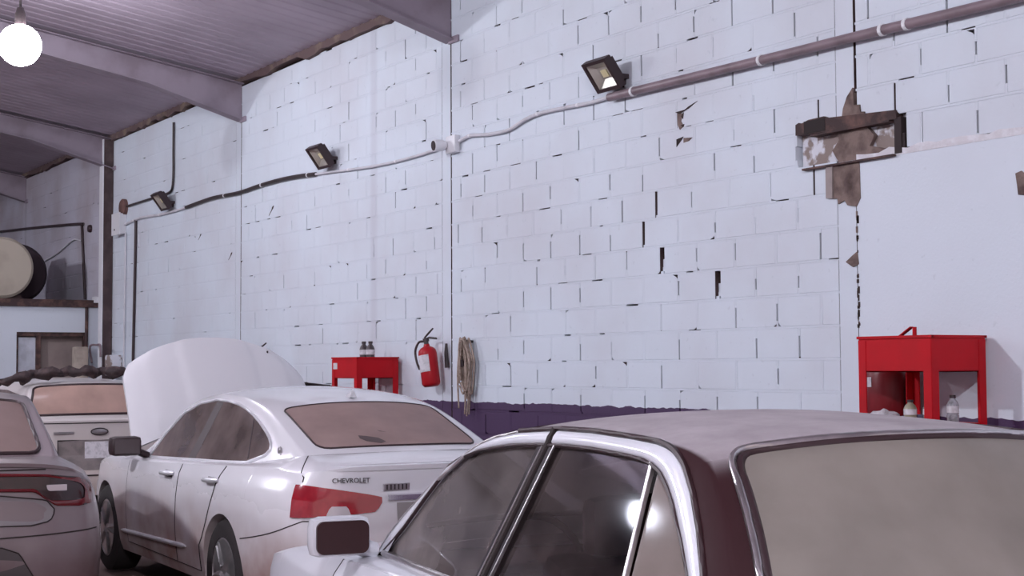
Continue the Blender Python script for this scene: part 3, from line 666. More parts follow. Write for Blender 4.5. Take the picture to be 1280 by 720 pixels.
# ------------------------------------------------------------------ office box in the far corner
of = empty('office', (-22.2, 6.7, 0), label='small white office box with a window at the far left', cat='office')
mb = MB(); yl = -3.4
mb.bx(-.12, 0, -.195, 0, 0, 2.56); mb.bx(-.12, 0, yl, -1.22, 0, 2.56); mb.bx(-.12, 0, -1.22, -.195, 2.18, 2.56); mb.bx(-.12, 0, -1.22, -.195, 0, 1.2); mb.bx(-3.6, -.12, yl, yl+.12, 0, 2.56); mb.build('wall', M_plaster, of)
MB().bx(-3.6, .06, yl-.06, 0, 2.56, 2.67).build('roof_ledge', M_rust, of)
MB().bx(-.34, -.30, yl+.12, -.01, 0, 2.5).build('added_panel', mat('lit_interior_tan', (.46, .37, .35), .8, var=.3, scale=2), of)  # panel added close behind the window to look like a lit interior
fr = MB(); fr.bx(-.10, -.02, -1.22, -.195, 2.12, 2.18); fr.bx(-.10, -.02, -.93, -.86, 1.2, 2.12); fr.bx(-.10, -.02, -1.22, -1.19, 1.2, 2.12); fr.bx(-.10, -.02, -.225, -.195, 1.2, 2.12); fr.build('window_frame', M_rust, of)
MB().bx(-.065, -.055, -1.19, -.93, 1.2, 2.10).build('pane', mat('pale_pane', (.62, .64, .72), .1, var=.2), of)
MB().tube([(.03, -.195, 1.2), (.03, -.195, 2.56)], .025).build('drain_pipe', M_rust, of)
MB().bx(-.02, .10, -.10, -.002, 2.63, 2.72).build('bracket', M_whitepl, of)
t = empty('round_tank', (-23.0, 5.34, 2.68), label='large tan round tank lying on the office roof', cat='tank')
MB().lathe([(0, -.5), (.42, -.5), (.46, -.46), (.46, .46), (.42, .5), (0, .5)], (0, 0, .47), axis='x', n=40).build('drum', mat('tan_tank', (.52, .46, .38), .7, col2=(.40, .34, .28), scale=2), t, 40)
MB().bx(-.4, .4, -.3, .3, 0, .06).build('cradle', M_rust, t)
tag(MB().lathe([(.22, -.40), (.42, -.40), (.47, -.34), (.47, .34), (.42, .40), (.22, .40), (.22, -.40)], (-24.1, 5.86, 3.15), axis='x', n=36).build('shadow_drum', mat('shadow_drum', (.050, .032, .042), .85), None, 40), 'dark round shape standing in for the shadow behind the tan tank', 'drum')  # dark drum form put in for the shadow behind the tank
tag(MB().rbox((-22.5, 5.27, 3.28), (.25, .30, .24), .02).build('white_box', M_whitepl, of, 40)) if False else None
# ------------------------------------------------------------------ car builder
def clip_poly(poly, a, b):
    """keep the part of a polygon left of the line a->b"""
    out = []; n = len(poly)
    sd = lambda p: (b[0]-a[0])*(p[1]-a[1])-(b[1]-a[1])*(p[0]-a[0])
    for i in range(n):
        p, q = poly[i], poly[(i+1) % n]; sp, sq = sd(p), sd(q)
        if sp >= 0: out.append(p)
        if sp*sq < 0:
            t = sp/(sp-sq); out.append((lerp(p[0], q[0], t), lerp(p[1], q[1], t)))
    return out
class Car:
    def __init__(s, c):
        s.c = c; s.root = empty(c['name'], (c['pose'][0], c['pose'][1], 0), math.pi-c['pose'][2], c['label'], 'car')
        if c.get('pitch'): s.root.rotation_euler = (0, c['pitch'], math.pi-c['pose'][2])
        s.O = crom([(x, y, 0) for x, y in c['outline']], 10); s.nO = len(s.O)-1
        s.K = [(p.x, p.y) for p in crom([(x, z, 0) for x, z in c['K']], 6)]
        s.xa, s.za = s.K[0]; s.xc, s.zc = s.K[-1]
        s.eyc = s.E(s.u_of_x(s.xc)).y; s.eya = s.E(s.u_of_x(s.xa)).y
        s.paint = c['paint']; s.parts()
    def on(s, u):
        u = max(0, min(s.nO-1e-6, u)); i = int(u); return s.O[i].lerp(s.O[i+1], u-i)
    def nrm(s, u):
        t = s.on(u+.6)-s.on(u-.6)
        if u < .6: t = Vector((0, 1, 0))
        if u > s.nO-.6: t = Vector((0, -1, 0))
        t.normalize(); return Vector((-t.y, t.x, 0))
    def u_of_x(s, x):
        best = 0; bd = 9
        lo, hi = 0, s.nO
        for _ in range(50):
            m = (lo+hi)/2
            if s.on(m).x < x: lo = m
            else: hi = m
        return lo
    def u_of_y(s, y):      # on the rear face
        lo, hi = 0, s.nO/2
        for _ in range(50):
            m = (lo+hi)/2
            if s.on(m).y < y: lo = m
            else: hi = m
        return lo
    def inset(s, z, n):
        c = s.c; wr = max(0, -n.x)**2; wf = max(0, n.x)**2; ws = n.y**2
        return wr*interp(c['prof_r'], z)+wf*interp(c['prof_f'], z)+ws*interp(c['prof_s'], z)
    def S(s, u, z, off=0):
        n = s.nrm(u); p = s.on(u)-n*(s.inset(z, n)-off); return Vector((p.x, p.y, z))
    def Sx(s, x, z, off=0): return s.S(s.u_of_x(x), z, off)
    def ztop(s, u): return interp(s.c['E'], s.on(u).x)
    def E(s, u): return s.S(u, s.ztop(u))
    def zbot(s, u):
        x = s.on(u).x; z = interp(s.c['sill'], x); R = s.c['arch']
        for xw in s.c['wheels']:
            if abs(x-xw) < R: z = max(z, s.c['wr']+math.sqrt(R*R-(x-xw)**2))
        return z
    def zb(s, x): return interp(s.c['belt'], x)
    def yb(s, x): return s.c['yb']-s.c.get('plan', .03)*(x+.35)**2
    def gy(s, x, z): return s.yb(x)-s.c['tum']*(z-s.c['zb0'])-.05*(z-s.c['zb0'])*abs(z-s.c['zb0'])
    def G(s, u):
        e = s.E(u); c = s.c
        if e.x < s.xc:
            v = min(1, e.y/s.eyc); return Vector((s.xc-c['bow_r']*(1-v*v), s.gy(s.xc, s.zc)*v, s.zc+c.get('gcr', .01)*(1-v*v)))
        if e.x > s.xa:
            v = min(1, e.y/s.eya); return Vector((s.xa+c['bow_f']*(1-v*v), s.gy(s.xa, s.za)*v, s.za+c.get('gcf', .02)*(1-v*v)))
        z = s.zb(e.x); return Vector((e.x, s.gy(e.x, z), z))
    def deckpt(s, u, t):
        e, g = s.E(u), s.G(u); p = e.lerp(g, t); c = s.c
        if e.x < s.xc: bl = c['bulge_r']*min(1, (s.xc-e.x)/.3)
        elif e.x > s.xa: bl = c['bulge_f']*min(1, (e.x-s.xa)/.3)
        else: bl = .006
        p.z += bl*4*t*(1-t)*(1-.45*t); return p
    def T(s, i, v, off=0):
        """top surface: i float index on K, v -1..1"""
        i = max(0, min(len(s.K)-1.0001, i)); k = int(i); t = i-k
        x = lerp(s.K[k][0], s.K[k+1][0], t); z = lerp(s.K[k][1], s.K[k+1][1], t)
        y = s.gy(x, z)
        b = interp(s.c['bow'], x); cr = interp(s.c['crown'], x)
        return Vector((x+b*(1-v*v), y*v, z+cr*(1-abs(v)**2.4)+off))
    def kx(s, x):
        for k in range(len(s.K)-1):
            if s.K[k][0] >= x >= s.K[k+1][0]: return k+(s.K[k][0]-x)/max(1e-6, s.K[k][0]-s.K[k+1][0])
        return 0 if x > s.xa else len(s.K)-1
    def side_mesh(s, outer, holes, sgn, mb):
        bm = bmesh.new(); es = []
        for lp in [outer]+list(holes):
            vs = [bm.verts.new((p[0], 0, p[1])) for p in lp]
            for i in range(len(vs)): es.append(bm.edges.new((vs[i], vs[(i+1) % len(vs)])))
        bmesh.ops.triangle_fill(bm, edges=es, use_beauty=True, use_dissolve=False)
        bm.verts.index_update()
        mb.add([(v.co.x, s.gy(v.co.x, v.co.z)*sgn, v.co.z) for v in bm.verts], [[v.index for v in f.verts] for f in bm.faces]); bm.free()
    def side(s, outer, holes, name, m, off=0, parent=None, sgn=1, thick=0, smooth=60):
        """flat x,z polygon (with holes) laid on the glasshouse side"""
        bm = bmesh.new(); loops = [outer]+list(holes); es = []
        for lp in loops:
            vs = [bm.verts.new((p[0], 0, p[1])) for p in lp]
            for i in range(len(vs)): es.append(bm.edges.new((vs[i], vs[(i+1) % len(vs)])))
        bmesh.ops.triangle_fill(bm, edges=es, use_beauty=True, use_dissolve=False)
        if thick:
            r = bmesh.ops.extrude_face_region(bm, geom=list(bm.faces))
            ex = [v for v in r['geom'] if isinstance(v, bmesh.types.BMVert)]
            for v in ex: v.co.y = -thick
        for v in bm.verts:
            v.co.y = (s.gy(v.co.x, v.co.z)+off+v.co.y)*sgn
        bmesh.ops.recalc_face_normals(bm, faces=bm.faces)
        me = bpy.data.meshes.new(name); bm.to_mesh(me); bm.free(); me.materials.append(m)
        if smooth: me.shade_smooth(); me.set_sharp_from_angle(angle=math.radians(30))
        return link(bpy.data.objects.new(name, me), parent or s.root)
    def patch(s, us, zlo, zhi, nz, off=0, skirt=.03, both=False):
        mb = MB(); rows = []
        for u in us:
            a, b = zlo(u), zhi(u); rows.append([s.S(u, lerp(a, b, t/nz), off) for t in range(nz+1)])
        mb.grid(rows)
        if skirt:
            for seq in ([r[0] for r in rows], [r[-1] for r in rows], rows[0], rows[-1]):
                n_ = len(seq); inn = []
                cx = sum((p for r in rows for p in r), Vector())/(len(rows)*len(rows[0]))
                for k, p in enumerate(seq):
                    uu = us[k] if len(seq) == len(us) and seq is not rows[0] and seq is not rows[-1] else (us[0] if seq is rows[0] else us[-1])
                    inn.append(p-s.nrm(uu)*skirt)
                mb.grid([seq, inn])
        if both: mb.mirror()
        return mb
    def parts(s):
        c = s.c; R = c['arch']
        us = set([i*s.nO/150 for i in range(151)])
        for xw in c['wheels']:
            for k in range(25):
                us.add(s.u_of_x(xw-R*math.cos(math.pi*k/24)))
            us.add(s.u_of_x(xw-R-.004)); us.add(s.u_of_x(xw+R+.004))
        us = sorted(us)
        mb = MB(); rows = []
        NZ = 16
        for u in us:
            a, b = s.zbot(u), s.ztop(u); rows.append([s.S(u, lerp(a, b, t/NZ)) for t in range(NZ+1)])
        mb.grid(rows)
        # wheel-arch lips turned inward
        for k in range(len(us)-1):
            p, q = rows[k][0], rows[k+1][0]
            mb.add([p, q, q+Vector((0, -.12 if abs(s.nrm(us[k]).y) > .5 else 0, 0)), p+Vector((0, -.12 if abs(s.nrm(us[k]).y) > .5 else 0, 0))], [(0, 1, 2, 3)])
        # deck strips
        NS = 14; hood = c.get('open_hood')
        dr = []
        for u in us:
            lim = 1
            if hood and s.E(u).x > s.xa+.02: lim = c['fender_t']
            dr.append([s.deckpt(u, lim*t/NS) for t in range(NS+1)])
        mb.grid(dr)
        mb.mirror(); s.body = mb.build('body', s.paint, s.root, 32)
        # underside and cabin tub
        W_ = max(y for x, y in c['outline'])
        tub = MB(); xr_, xf_ = c['outline'][0][0]+.35, c['outline'][-1][0]-.35
        tub.bx(xr_, xf_, -W_+.22, W_-.22, .19, .30)
        tub.bx(s.xc+.05, s.xa-.05, s.yb(0)-.13, s.yb(0)-.11, .3, s.c['zb0']-.10); tub.bx(s.xc+.05, s.xa-.05, -s.yb(0)+.11, -s.yb(0)+.13, .3, s.c['zb0']-.10)
        tub.bx(s.xc-.02, s.xc+.0, -s.yb(0)+.2, s.yb(0)-.2, .3, s.zc-.06); tub.bx(s.xa-.05, s.xa, -s.yb(0)+.2, s.yb(0)-.2, .3, s.za-.05)
        for xw in c['wheels']: tub.bx(xw-R-.05, xw+R+.05, -W_+.33, W_-.33, .3, c['wr']+R+.03)
        tub.build('underbody', M_seam, s.root)
        # parcel shelf and dashboard
        MB().bx(s.xc, s.xc+.42, -.60, .60, s.zc-.10, s.zc-.07).build('parcel_shelf', M_seat, s.root)
        MB().rbox((s.xa-.28, 0, s.za-.09), (.50, 1.30, .20), .04).build('dashboard', M_seat, s.root, 40)
        # seats
        if c.get('seats', True):
            for sy in (.38, -.38): s.seat(c.get('seat_x', -.30), sy, .50)
            b = MB(); b.rbox((c.get('rear_seat_x', -1.15), 0, .72), (.20, 1.28, .62), .06, Matrix.Rotation(math.radians(-18), 3, 'Y')); b.rbox((c.get('rear_seat_x', -1.15)+.30, 0, .42), (.55, 1.28, .18), .06); o = b.build('rear_bench', M_seat, s.root, 50)
            for sy in (.36, -.36): MB().rbox((c.get('rear_seat_x', -1.15)-.12, sy, 1.06), (.12, .30, .16), .05).build('headrest', M_seat, o, 50)
            st = MB(); n = 24; st.tube([(s.xa-.62+.05*math.sin(2*math.pi*k/n), .38+.18*math.cos(2*math.pi*k/n), .92+.17*math.sin(2*math.pi*k/n)) for k in range(n)], .014, 8, closed=True); st.tube([(s.xa-.62, .21, .92), (s.xa-.60, .38, .91), (s.xa-.62, .55, .92)], .018); st.tube([(s.xa-.60, .38, .91), (s.xa-.35, .38, .84)], .03); st.build('steering_wheel', M_seat, s.root, 50)
        # roof
        i0, i1 = s.kx(c['xh']), s.kx(c['xrh']); n = 26
        vv = set(.82*k/9 for k in range(10))
        for g0 in (c['vw'][0], c['vr'][0]): vv |= set(round(lerp((g0-.10)*.985, 1, k/5), 6) for k in range(6))
        VV = sorted(set([-q for q in vv]) | vv)
        rows = [[s.T(lerp(i0, i1, k/n), v) for v in VV] for k in range(n+1)]
        shells = {}; IS = set(round(lerp(i0, i1, k/n), 5) for k in range(n+1))
        def shell(m): return shells.setdefault(m.name, (MB(), m))[0]
        shell(c.get('roof_mat', s.paint)).grid(rows)
        # windscreen and rear window with rounded corners, pillar skins beside them
        for nm, ia, ib, vg, gm, skin in (('windscreen', i0, s.kx(c['xwb']), c['vw'], c['glass_f'], s.paint), ('rear_window', i1, s.kx(c['xgb']), c['vr'], c['glass_r'], c.get('roof_mat', s.paint))):
            N_ = 22; ts = [0, .015, .04, .08, .13]+[.13+.74*k/(N_-1) for k in range(1, N_-1)]+[.87, .92, .96, .985, 1]
            rc = c.get('rc', .12)
            def vext(t):
                d = min(t, 1-t)/rc; v = lerp(vg[0], vg[1], t)
                return v-(.10*(1-math.sqrt(max(0, 1-(1-d)**2))) if d < 1 else 0)
            vs = [-1+2*k/16 for k in range(17)]
            rows = [[s.T(lerp(ia, ib, t), vext(t)*q, .004) for q in vs] for t in ts]
            s_pane = MB().grid(rows).build(nm, gm, s.root, 60)
            per = [r[0] for r in rows]+rows[-1][1:-1]+[r[-1] for r in rows[::-1]]+rows[0][1:-1][::-1]
            MB().tube(per, c.get('gask', .013), 6, closed=True).build('gasket', M_dark, s_pane, 60)
            if c.get('chrome_ring') and nm == 'rear_window':
                per2 = []
                cx = sum(per, Vector())/len(per)
                for p in per: q = p-cx; per2.append(cx+q*1.035+Vector((0, 0, .004)))
                MB().tube(resample(per2, 140, True), .010, 6, closed=True).build('chrome_trim', M_brightwork, s_pane, 60)
            mb = shell(skin)
            IS |= set(round(lerp(ia, ib, t), 5) for t in ts)
            mb.grid([[s.T(lerp(ia, ib, t), lerp(vext(t)*.985, 1, q/5)) for q in range(6)] for t in ts])
            mb.grid([[s.T(lerp(ia, ib, t), -lerp(vext(t)*.985, 1, q/5)) for q in range(6)] for t in ts])
            ie = 0 if nm == 'windscreen' else len(s.K)-1
            mb.grid([[s.T(lerp(ib, ie, q/4), v) for v in VV] for q in range(5)])
            IS |= set(round(lerp(ib, ie, q/4), 5) for q in range(5))
        # glasshouse sides
        def katt(i): p = s.T(i, 1); return (p.x, p.z)
        KP = [katt(i) for i in sorted(IS)]
        outer = KP+[(x, s.zb(x)) for x in [lerp(s.xc, s.xa, k/20) for k in range(1, 20)]]
        for sg in (1, -1): s.side_mesh(outer, [c['dlo']], sg, shell(c.get('side_mat', s.paint)))
        for mb, m in shells.values(): mb.build('cabin_shell', m, s.root, 85)
        # wheels
        for xw in c['wheels']:
            for sg in (1, -1): s.wheel(xw, sg*c['track'], sg)
    def seat(s, x, y, w_):
        b = MB(); b.rbox((x-.02, y, .74), (.15, w_, .62), .06, Matrix.Rotation(math.radians(-14), 3, 'Y')); b.rbox((x+.28, y, .44), (.55, w_, .18), .06); o = b.build('front_seat', M_seat, s.root, 50)
        hr = MB().rbox((x-.12, y, 1.13), (.11, .28, .19), .05); hr.tube([(x-.11, y-.06, 1.0), (x-.12, y-.06, 1.08)], .008); hr.tube([(x-.11, y+.06, 1.0), (x-.12, y+.06, 1.08)], .008); hr.build('headrest', M_seat, o, 50)
    def wheel(s, x, y, sg):
        r = s.c['wr']; hub = bpy.data.objects.new('wheel', None); hub.empty_display_size = .1; link(hub, s.root); hub.location = (x, y, r); hub.rotation_euler = (0, random.uniform(0, 1), 0)
        MB().lathe([(r*.66, -.11), (r*.9, -.115), (r*.98, -.095), (r, -.05), (r, .05), (r*.98, .095), (r*.9, .115), (r*.66, .11), (r*.66, -.11)], (0, 0, 0), 'y', 40).build('tyre', M_rubber, hub, 40)
        f = sg
        mb = MB(); mb.lathe([(r*.67, .105*f), (r*.62, .11*f), (r*.60, .09*f), (r*.60, -.10*f), (r*.67, -.11*f)], (0, 0, 0), 'y', 36)
        for k in range(s.c.get('spokes', 5)):
            a = 2*math.pi*k/s.c.get('spokes', 5)
            for da in (-.12, .12):
                d = Vector((math.cos(a+da), 0, math.sin(a+da))); d0 = Vector((math.cos(a), 0, math.sin(a)))
                mb.tube([d0*r*.14+Vector((0, .085*f, 0)), d*r*.38+Vector((0, .092*f, 0)), d*r*.62+Vector((0, .088*f, 0))], [.036, .026, .024], 6)
        mb.lathe([(0, .10*f), (r*.16, .098*f), (r*.19, .08*f), (r*.19, .0)], (0, 0, 0), 'y', 20)
        mb.build('rim', M_alloy, hub, 40)
        MB().lathe([(0, -.03*f), (r*.52, -.03*f), (r*.52, -.05*f), (0, -.05*f)], (0, 0, 0), 'y', 24).build('brake_disc', M_dark_metal, hub)
    def door(s, x0, x1, zlo, xr=None, name='door', m=None, off=.004, handle=None, sg=1):
        """door skin proud of the body; x0 rear edge (may follow a curve), x1 front edge"""
        us = []; rows = []
        n, nz = 26, 12
        for k in range(n+1):
            row = []
            for t in range(nz+1):
                q = t/nz; xa_ = x0(q) if callable(x0) else x0
                x = lerp(xa_, x1, k/n); u = s.u_of_x(x); zz = lerp(zlo, s.ztop(u)-.004, q)
                row.append(s.S(u, zz, off))
            rows.append(row)
        per = [r[0] for r in rows]+rows[-1][1:]+[r[-1] for r in rows[::-1]][1:]+rows[0][::-1][1:-1]
        mb = MB().grid(rows)
        inn = [p+Vector((0, -.03, 0)) for p in per]; mb.grid([per+[per[0]], inn+[inn[0]]])
        if sg < 0: mb.v = [(x, -y, z) for x, y, z in mb.v]
        o = mb.build(name, m or s.paint, s.root, 32)
        e = [r[0] for r in rows]+rows[-1][1:]; e2 = rows[0]
        sm = MB().tube([Vector(p)+Vector((0, -.004, 0)) for p in e], .0055, 5); sm.tube([Vector(p)+Vector((0, -.004, 0)) for p in e2], .0055, 5)
        if sg < 0: sm.v = [(x, -y, z) for x, y, z in sm.v]
        sm.build('door_gap', M_seam, o)
        if handle:
            hx, hz, hm = handle; p = s.Sx(hx, hz, off); q = s.Sx(hx-.21, hz+.012, off)
            mb = MB().tube([p, p+Vector((-.03, .035, .005)), q+Vector((.03, .035, 0)), q], [.013, .016, .018, .014], 8)
            cup = MB().rbox((p+q)/2+Vector((0, .001, -.004)), (.15, .008, .045), .003)
            if sg < 0:
                mb.v = [(x, -y, z) for x, y, z in mb.v]; cup.v = [(x, -y, z) for x, y, z in cup.v]
            mb.build('handle', hm, o, 50); cup.build('handle_cup', M_seam, o)
        return o
    def windows(s, poly_list, names, gm, off=.003, trim=None):
        for sg in (1, -1):
            for p, nme in zip(poly_list, names): s.side(p, [], nme, gm, off, None, sg)
    def line(s, pts, r, name, m, off=0, sg=1, parent=None):
        P = [Vector((x, (s.gy(x, z)+off)*sg, z)) for x, z in pts]
        return MB().tube(P, r, 6).build(name, m, parent or s.root, 60)
def closed_offset(poly, d):
    """grow an x,z polygon outward by d"""
    n = len(poly); cx = sum(p[0] for p in poly)/n; out = []
    ar = sum(poly[i][0]*poly[(i+1) % n][1]-poly[(i+1) % n][0]*poly[i][1] for i in range(n))
    sg = 1 if ar > 0 else -1
    for i in range(n):
        a, b = poly[i-1], poly[(i+1) % n]; t = Vector((b[0]-a[0], b[1]-a[1]))
        if t.length < 1e-9: out.append(poly[i]); continue
        t.normalize(); out.append((poly[i][0]+t.y*d*sg, poly[i][1]-t.x*d*sg))
    return out
# ------------------------------------------------------------------ white sedan with raised bonnet
P_white = dusty_paint('white_paint_dusty', (.76, .755, .79), (.31, .195, .17), .22, .38, .98, 1.25, .0)
G_side = glass_mat('side_glass_dusty', (.30, .24, .24), (.54, .42, .40), .30)
G_rear_tan = glass_mat('rear_glass_tan_dust', (.25, .2, .2), (.53, .385, .36), .84, .15, .2)
G_front = glass_mat('windscreen_glass', (.5, .48, .48), (.5, .46, .44), .3)
dlo_w = [(.705, .957), (.514, 1.118), (.25, 1.285), (-.04, 1.364), (-.371, 1.398), (-.62, 1.395), (-.81, 1.381), (-.98, 1.356), (-1.146, 1.32), (-1.30, 1.277), (-1.431, 1.232), (-1.53, 1.193), (-1.598, 1.152), (-1.607, 1.13), (-1.575, 1.10), (-1.345, 1.043), (-.9, 1.022), (-.442, 1.006), (.1, .983)]
W = Car(dict(name='sedan', label='dusty white sedan with its bonnet raised and red tail lamps', pose=(-10.181, 4.454, .045), pitch=-.011,
    outline=[(-2.62, 0), (-2.605, .33), (-2.54, .64), (-2.38, .83), (-2.05, .905), (-1.42, .93), (-.5, .925), (.6, .925), (1.49, .925), (1.98, .86), (2.26, .70), (2.42, .40), (2.46, 0)],
    wheels=(-1.35, 1.49), arch=.375, wr=.342, track=.80, sill=[(-2.6, .26), (-1.7, .24), (1.9, .20), (2.4, .22)],
    prof_r=[(.2, .10), (.35, .02), (.5, 0), (.64, .01), (.70, .05), (.78, .065), (.96, .09), (1.03, .075), (1.06, .09)],
    prof_s=[(.2, .06), (.28, .03), (.40, .012), (.55, 0), (.74, .004), (.84, .016), (.89, .022), (.95, .045), (1.0, .075), (1.06, .11)],
    prof_f=[(.2, .10), (.4, 0), (.6, .02), (.75, .10), (.9, .2)],
    E=[(-2.62, 1.055), (-2.45, 1.05), (-2.3, 1.025), (-2.05, 1.04), (-1.6, 1.03), (-.5, .975), (.7, .925), (1.0, .915), (1.5, .895), (2.0, .82), (2.3, .75), (2.46, .70)],
    K=[(1.02, .955), (.80, 1.02), (.535, 1.155), (.262, 1.322), (-.03, 1.405), (-.38, 1.442), (-.85, 1.432), (-1.17, 1.392), (-1.42, 1.335), (-1.72, 1.235), (-2.06, 1.115)],
    belt=[(1.02, .955), (.70, .945), (-.44, .992), (-1.345, 1.03), (-1.65, 1.065), (-2.06, 1.115)], yb=.80, zb0=1.0, tum=.42,
    bow_r=.16, bow_f=.25, bulge_r=.012, bulge_f=.05, gcr=.02,
    bow=[(-2.06, -.16), (-1.40, -.05), (-1.0, 0), (-.1, .03), (.3, .12), (1.02, .25)], crown=[(-2.06, .02), (-1.42, .055), (-.4, .055), (.2, .05), (1.02, .02)],
    xh=.08, xrh=-1.36, xwb=.94, xgb=-1.99, vw=(.90, .92), vr=(.865, .83), glass_f=G_front, glass_r=G_rear_tan, paint=P_white, open_hood=True, gask=.006, fender_t=.20, dlo=dlo_w, seat_x=-.25, rear_seat_x=-1.2))
cutB = lambda: None
pf = clip_poly(dlo_w, (-.27, 1.003), (-.385, 1.40))      # rear of the line
pr = clip_poly(dlo_w, (-.385, 1.40), (-.27, 1.003))
# door glass: front part, rear part, fixed quarter
a1, a2 = (-.40, .9), (-.53, 1.45); b1, b2 = (-.255, .9), (-.39, 1.45); q1, q2 = (-1.345, .9), (-1.17, 1.45)
front = clip_poly(dlo_w, b2, b1); rear = clip_poly(clip_poly(dlo_w, a1, a2), q2, q1); quarter = clip_poly(dlo_w, q1, q2)
W.windows([front, rear, quarter], ['door_window', 'door_window', 'quarter_window'], G_side)
for sg in (1, -1):
    pil = clip_poly(clip_poly(dlo_w, a2, a1), b1, b2); W.side(pil, [], 'door_pillar', M_dark, .004, None, sg)
    W.line([q1[:1]+(1.06,), (-1.18, 1.31)], .006, 'divider_bar', M_dark, .004, sg)
    ring = resample([(x, z, 0) for x, z in closed_offset(dlo_w, .008)], 120, True)
    P = [Vector((p.x, (W.gy(p.x, p.y)+.004)*sg, p.y)) for p in ring]
    MB().tube(P, .0105, 6, closed=True).build('window_trim', M_bright, W.root, 60)
    W.door(lambda q: lerp(-.90, -1.235, max(0, (q-.25)/.75)**.7), -.385, .30, handle=(-1.0, .905, M_bright), sg=sg)
    W.door(-.375, .86, .30, handle=(-.06, .885, M_bright), sg=sg)
    # chrome strip low on the doors
    pts = [W.Sx(lerp(1.0, -.62, k/20), lerp(.375, .43, k/20), .010) for k in range(21)]
    mb = MB().tube(pts, [.006]+[.017]*19+[.006], 6)
    if sg < 0: mb.v = [(x, -y, z) for x, y, z in mb.v]
    mb.build('side_moulding', M_bright, W.root, 60)
    # shoulder crease over the rear wheel
    # mirror
    mh = MB().rbox((.70, .985*sg, 1.035), (.13, .235, .145), .04); mh.tube([(.72, .87*sg, .985), (.72, .80*sg, .955)], .028); mh = mh.build('door_mirror', M_dark, W.root, 50)
    MB().rbox((.632, .985*sg, 1.035), (.008, .19, .11), .003).build('mirror_glass', mat('mirror_dark', (.09, .07, .075), .2), mh)
    # tail lamp wrapping round the corner
    uA, uB = W.u_of_x(-2.33), W.u_of_y(.365); us = [lerp(uB, uA, k/30) for k in range(31)]
    def fz(u):
        y = W.on(u).y; return min(1, max(0, (y-.365)/.47))
    mb = W.patch(us, lambda u: lerp(.815, .785, fz(u))-(0 if fz(u) > .08 else -.05*(1-fz(u)/.08)), lambda u: lerp(.895, .972, fz(u)**.8), 10, .012, .04)
    if sg < 0: mb.v = [(x, -y, z) for x, y, z in mb.v]
    tl = mb.build('tail_lamp', M_tail, W.root, 40)
    us2 = [W.u_of_y(lerp(.56, .70, k/10)) for k in range(11)]
    mb = W.patch(us2, lambda u: .795, lambda u: .795+.055*min(1, 6*min((W.on(u).y-.56)/.14, (.70-W.on(u).y)/.14)+.15), 5, .016, .02)
    if sg < 0: mb.v = [(x, -y, z) for x, y, z in mb.v]
    mb.build('reverse_lens', M_lens, tl, 40)
    # boot-lid seam from the rear window down to the lamp, bumper seam
    sm = [W.deckpt(W.u_of_x(-2.33), t) for t in (.98, .8, .6, .4, .2, .05)]+[W.S(W.u_of_x(-2.37), z, .001) for z in (1.01, .985)]
    mb = MB().tube(sm, .004, 5)
    mb.tube([W.S(lerp(W.u_of_x(-1.70), W.u_of_y(.62), k/14), lerp(.60, .765, min(1, k/9)), .001) for k in range(15)], .0035, 5)
    if sg < 0: mb.v = [(x, -y, z) for x, y, z in mb.v]
    mb.build('panel_seam', M_seam, W.root)
# boot lip
rows = []
for k in range(31):
    y = lerp(-.70, .70, k/30); u = W.u_of_y(abs(y)); sgn = 1 if y >= 0 else -1; e = W.E(u); fl_ = 1-abs(y/.70)**6
    b = [W.deckpt(u, .22), W.deckpt(u, .10)+Vector((0, 0, .018*fl_)), e+Vector((-.015*fl_, 0, .022*fl_)), e+Vector((-.012*fl_, 0, -.006))]
    rows.append([Vector((p.x, p.y*sgn, p.z+.002)) for p in b])
MB().grid(rows).build('boot_lip', P_white, W.root, 50)
# chrome bar and number-plate recess
def rearpt(y, z, off): p = W.S(W.u_of_y(abs(y)), z, off); return Vector((p.x, p.y if y >= 0 else -p.y, p.z))
mb = MB(); rows = [[rearpt(lerp(-.33, .33, k/20), z, o_) for z, o_ in ((.872, .0), (.876, .022), (.905, .024), (.912, .0))] for k in range(21)]; mb.grid(rows); mb.build('chrome_bar', M_chrome, W.root, 50)
mb = MB(); rows = [[rearpt(lerp(-.27, .27, k/8), z, .004) for z in (.70, .78, .86)] for k in range(9)]; mb.grid(rows); mb.build('plate_recess', mat('recess_grey', (.30, .27, .27), .5), W.root)
mb = MB(); rows = [[rearpt(lerp(-.16, .16, k/4), z, .012) for z in (.72, .85)] for k in range(5)]; mb.grid(rows); mb.build('number_plate', M_paper, W.root)
# letters and badges
def letters(txt, size, pos, nrm_, m, parent, name, up=Vector((0, 0, 1)), ext=.002):
    cu = bpy.data.curves.new('t', 'FONT'); cu.body = txt; cu.size = size; cu.extrude = ext; cu.align_x = 'CENTER'; cu.align_y = 'CENTER'; cu.resolution_u = 3
    ob = bpy.data.objects.new('t', cu); COL.objects.link(ob)
    dg = bpy.context.evaluated_depsgraph_get(); me = bpy.data.meshes.new_from_object(ob.evaluated_get(dg)); bpy.data.objects.remove(ob)
    n = nrm_.normalized(); x = up.cross(n).normalized(); y = n.cross(x)
    for v in me.vertices: c0 = v.co.copy(); v.co = Vector(pos)+x*c0.x+y*c0.y+n*c0.z
    me.materials.clear(); me.materials.append(m); return link(bpy.data.objects.new(name, me), parent)
n0 = W.nrm(W.u_of_y(.56)); letters('CHEVROLET', .040, rearpt(.555, .995, .004), Vector((n0.x, n0.y, .05)), M_dark_metal, W.root, 'lettering', ext=.004)
bd = MB(); c0 = rearpt(.27, .952, .010); bd.rbox(c0, (.012, .17, .042), .004); bd = bd.build('badge', M_brightwork, W.root)
mb = MB()
for k in range(6): mb.box(c0+Vector((-.006, -.062+k*.025, 0)), (.006, .008, .03))
mb.build('badge_marks', M_dark_metal, bd)
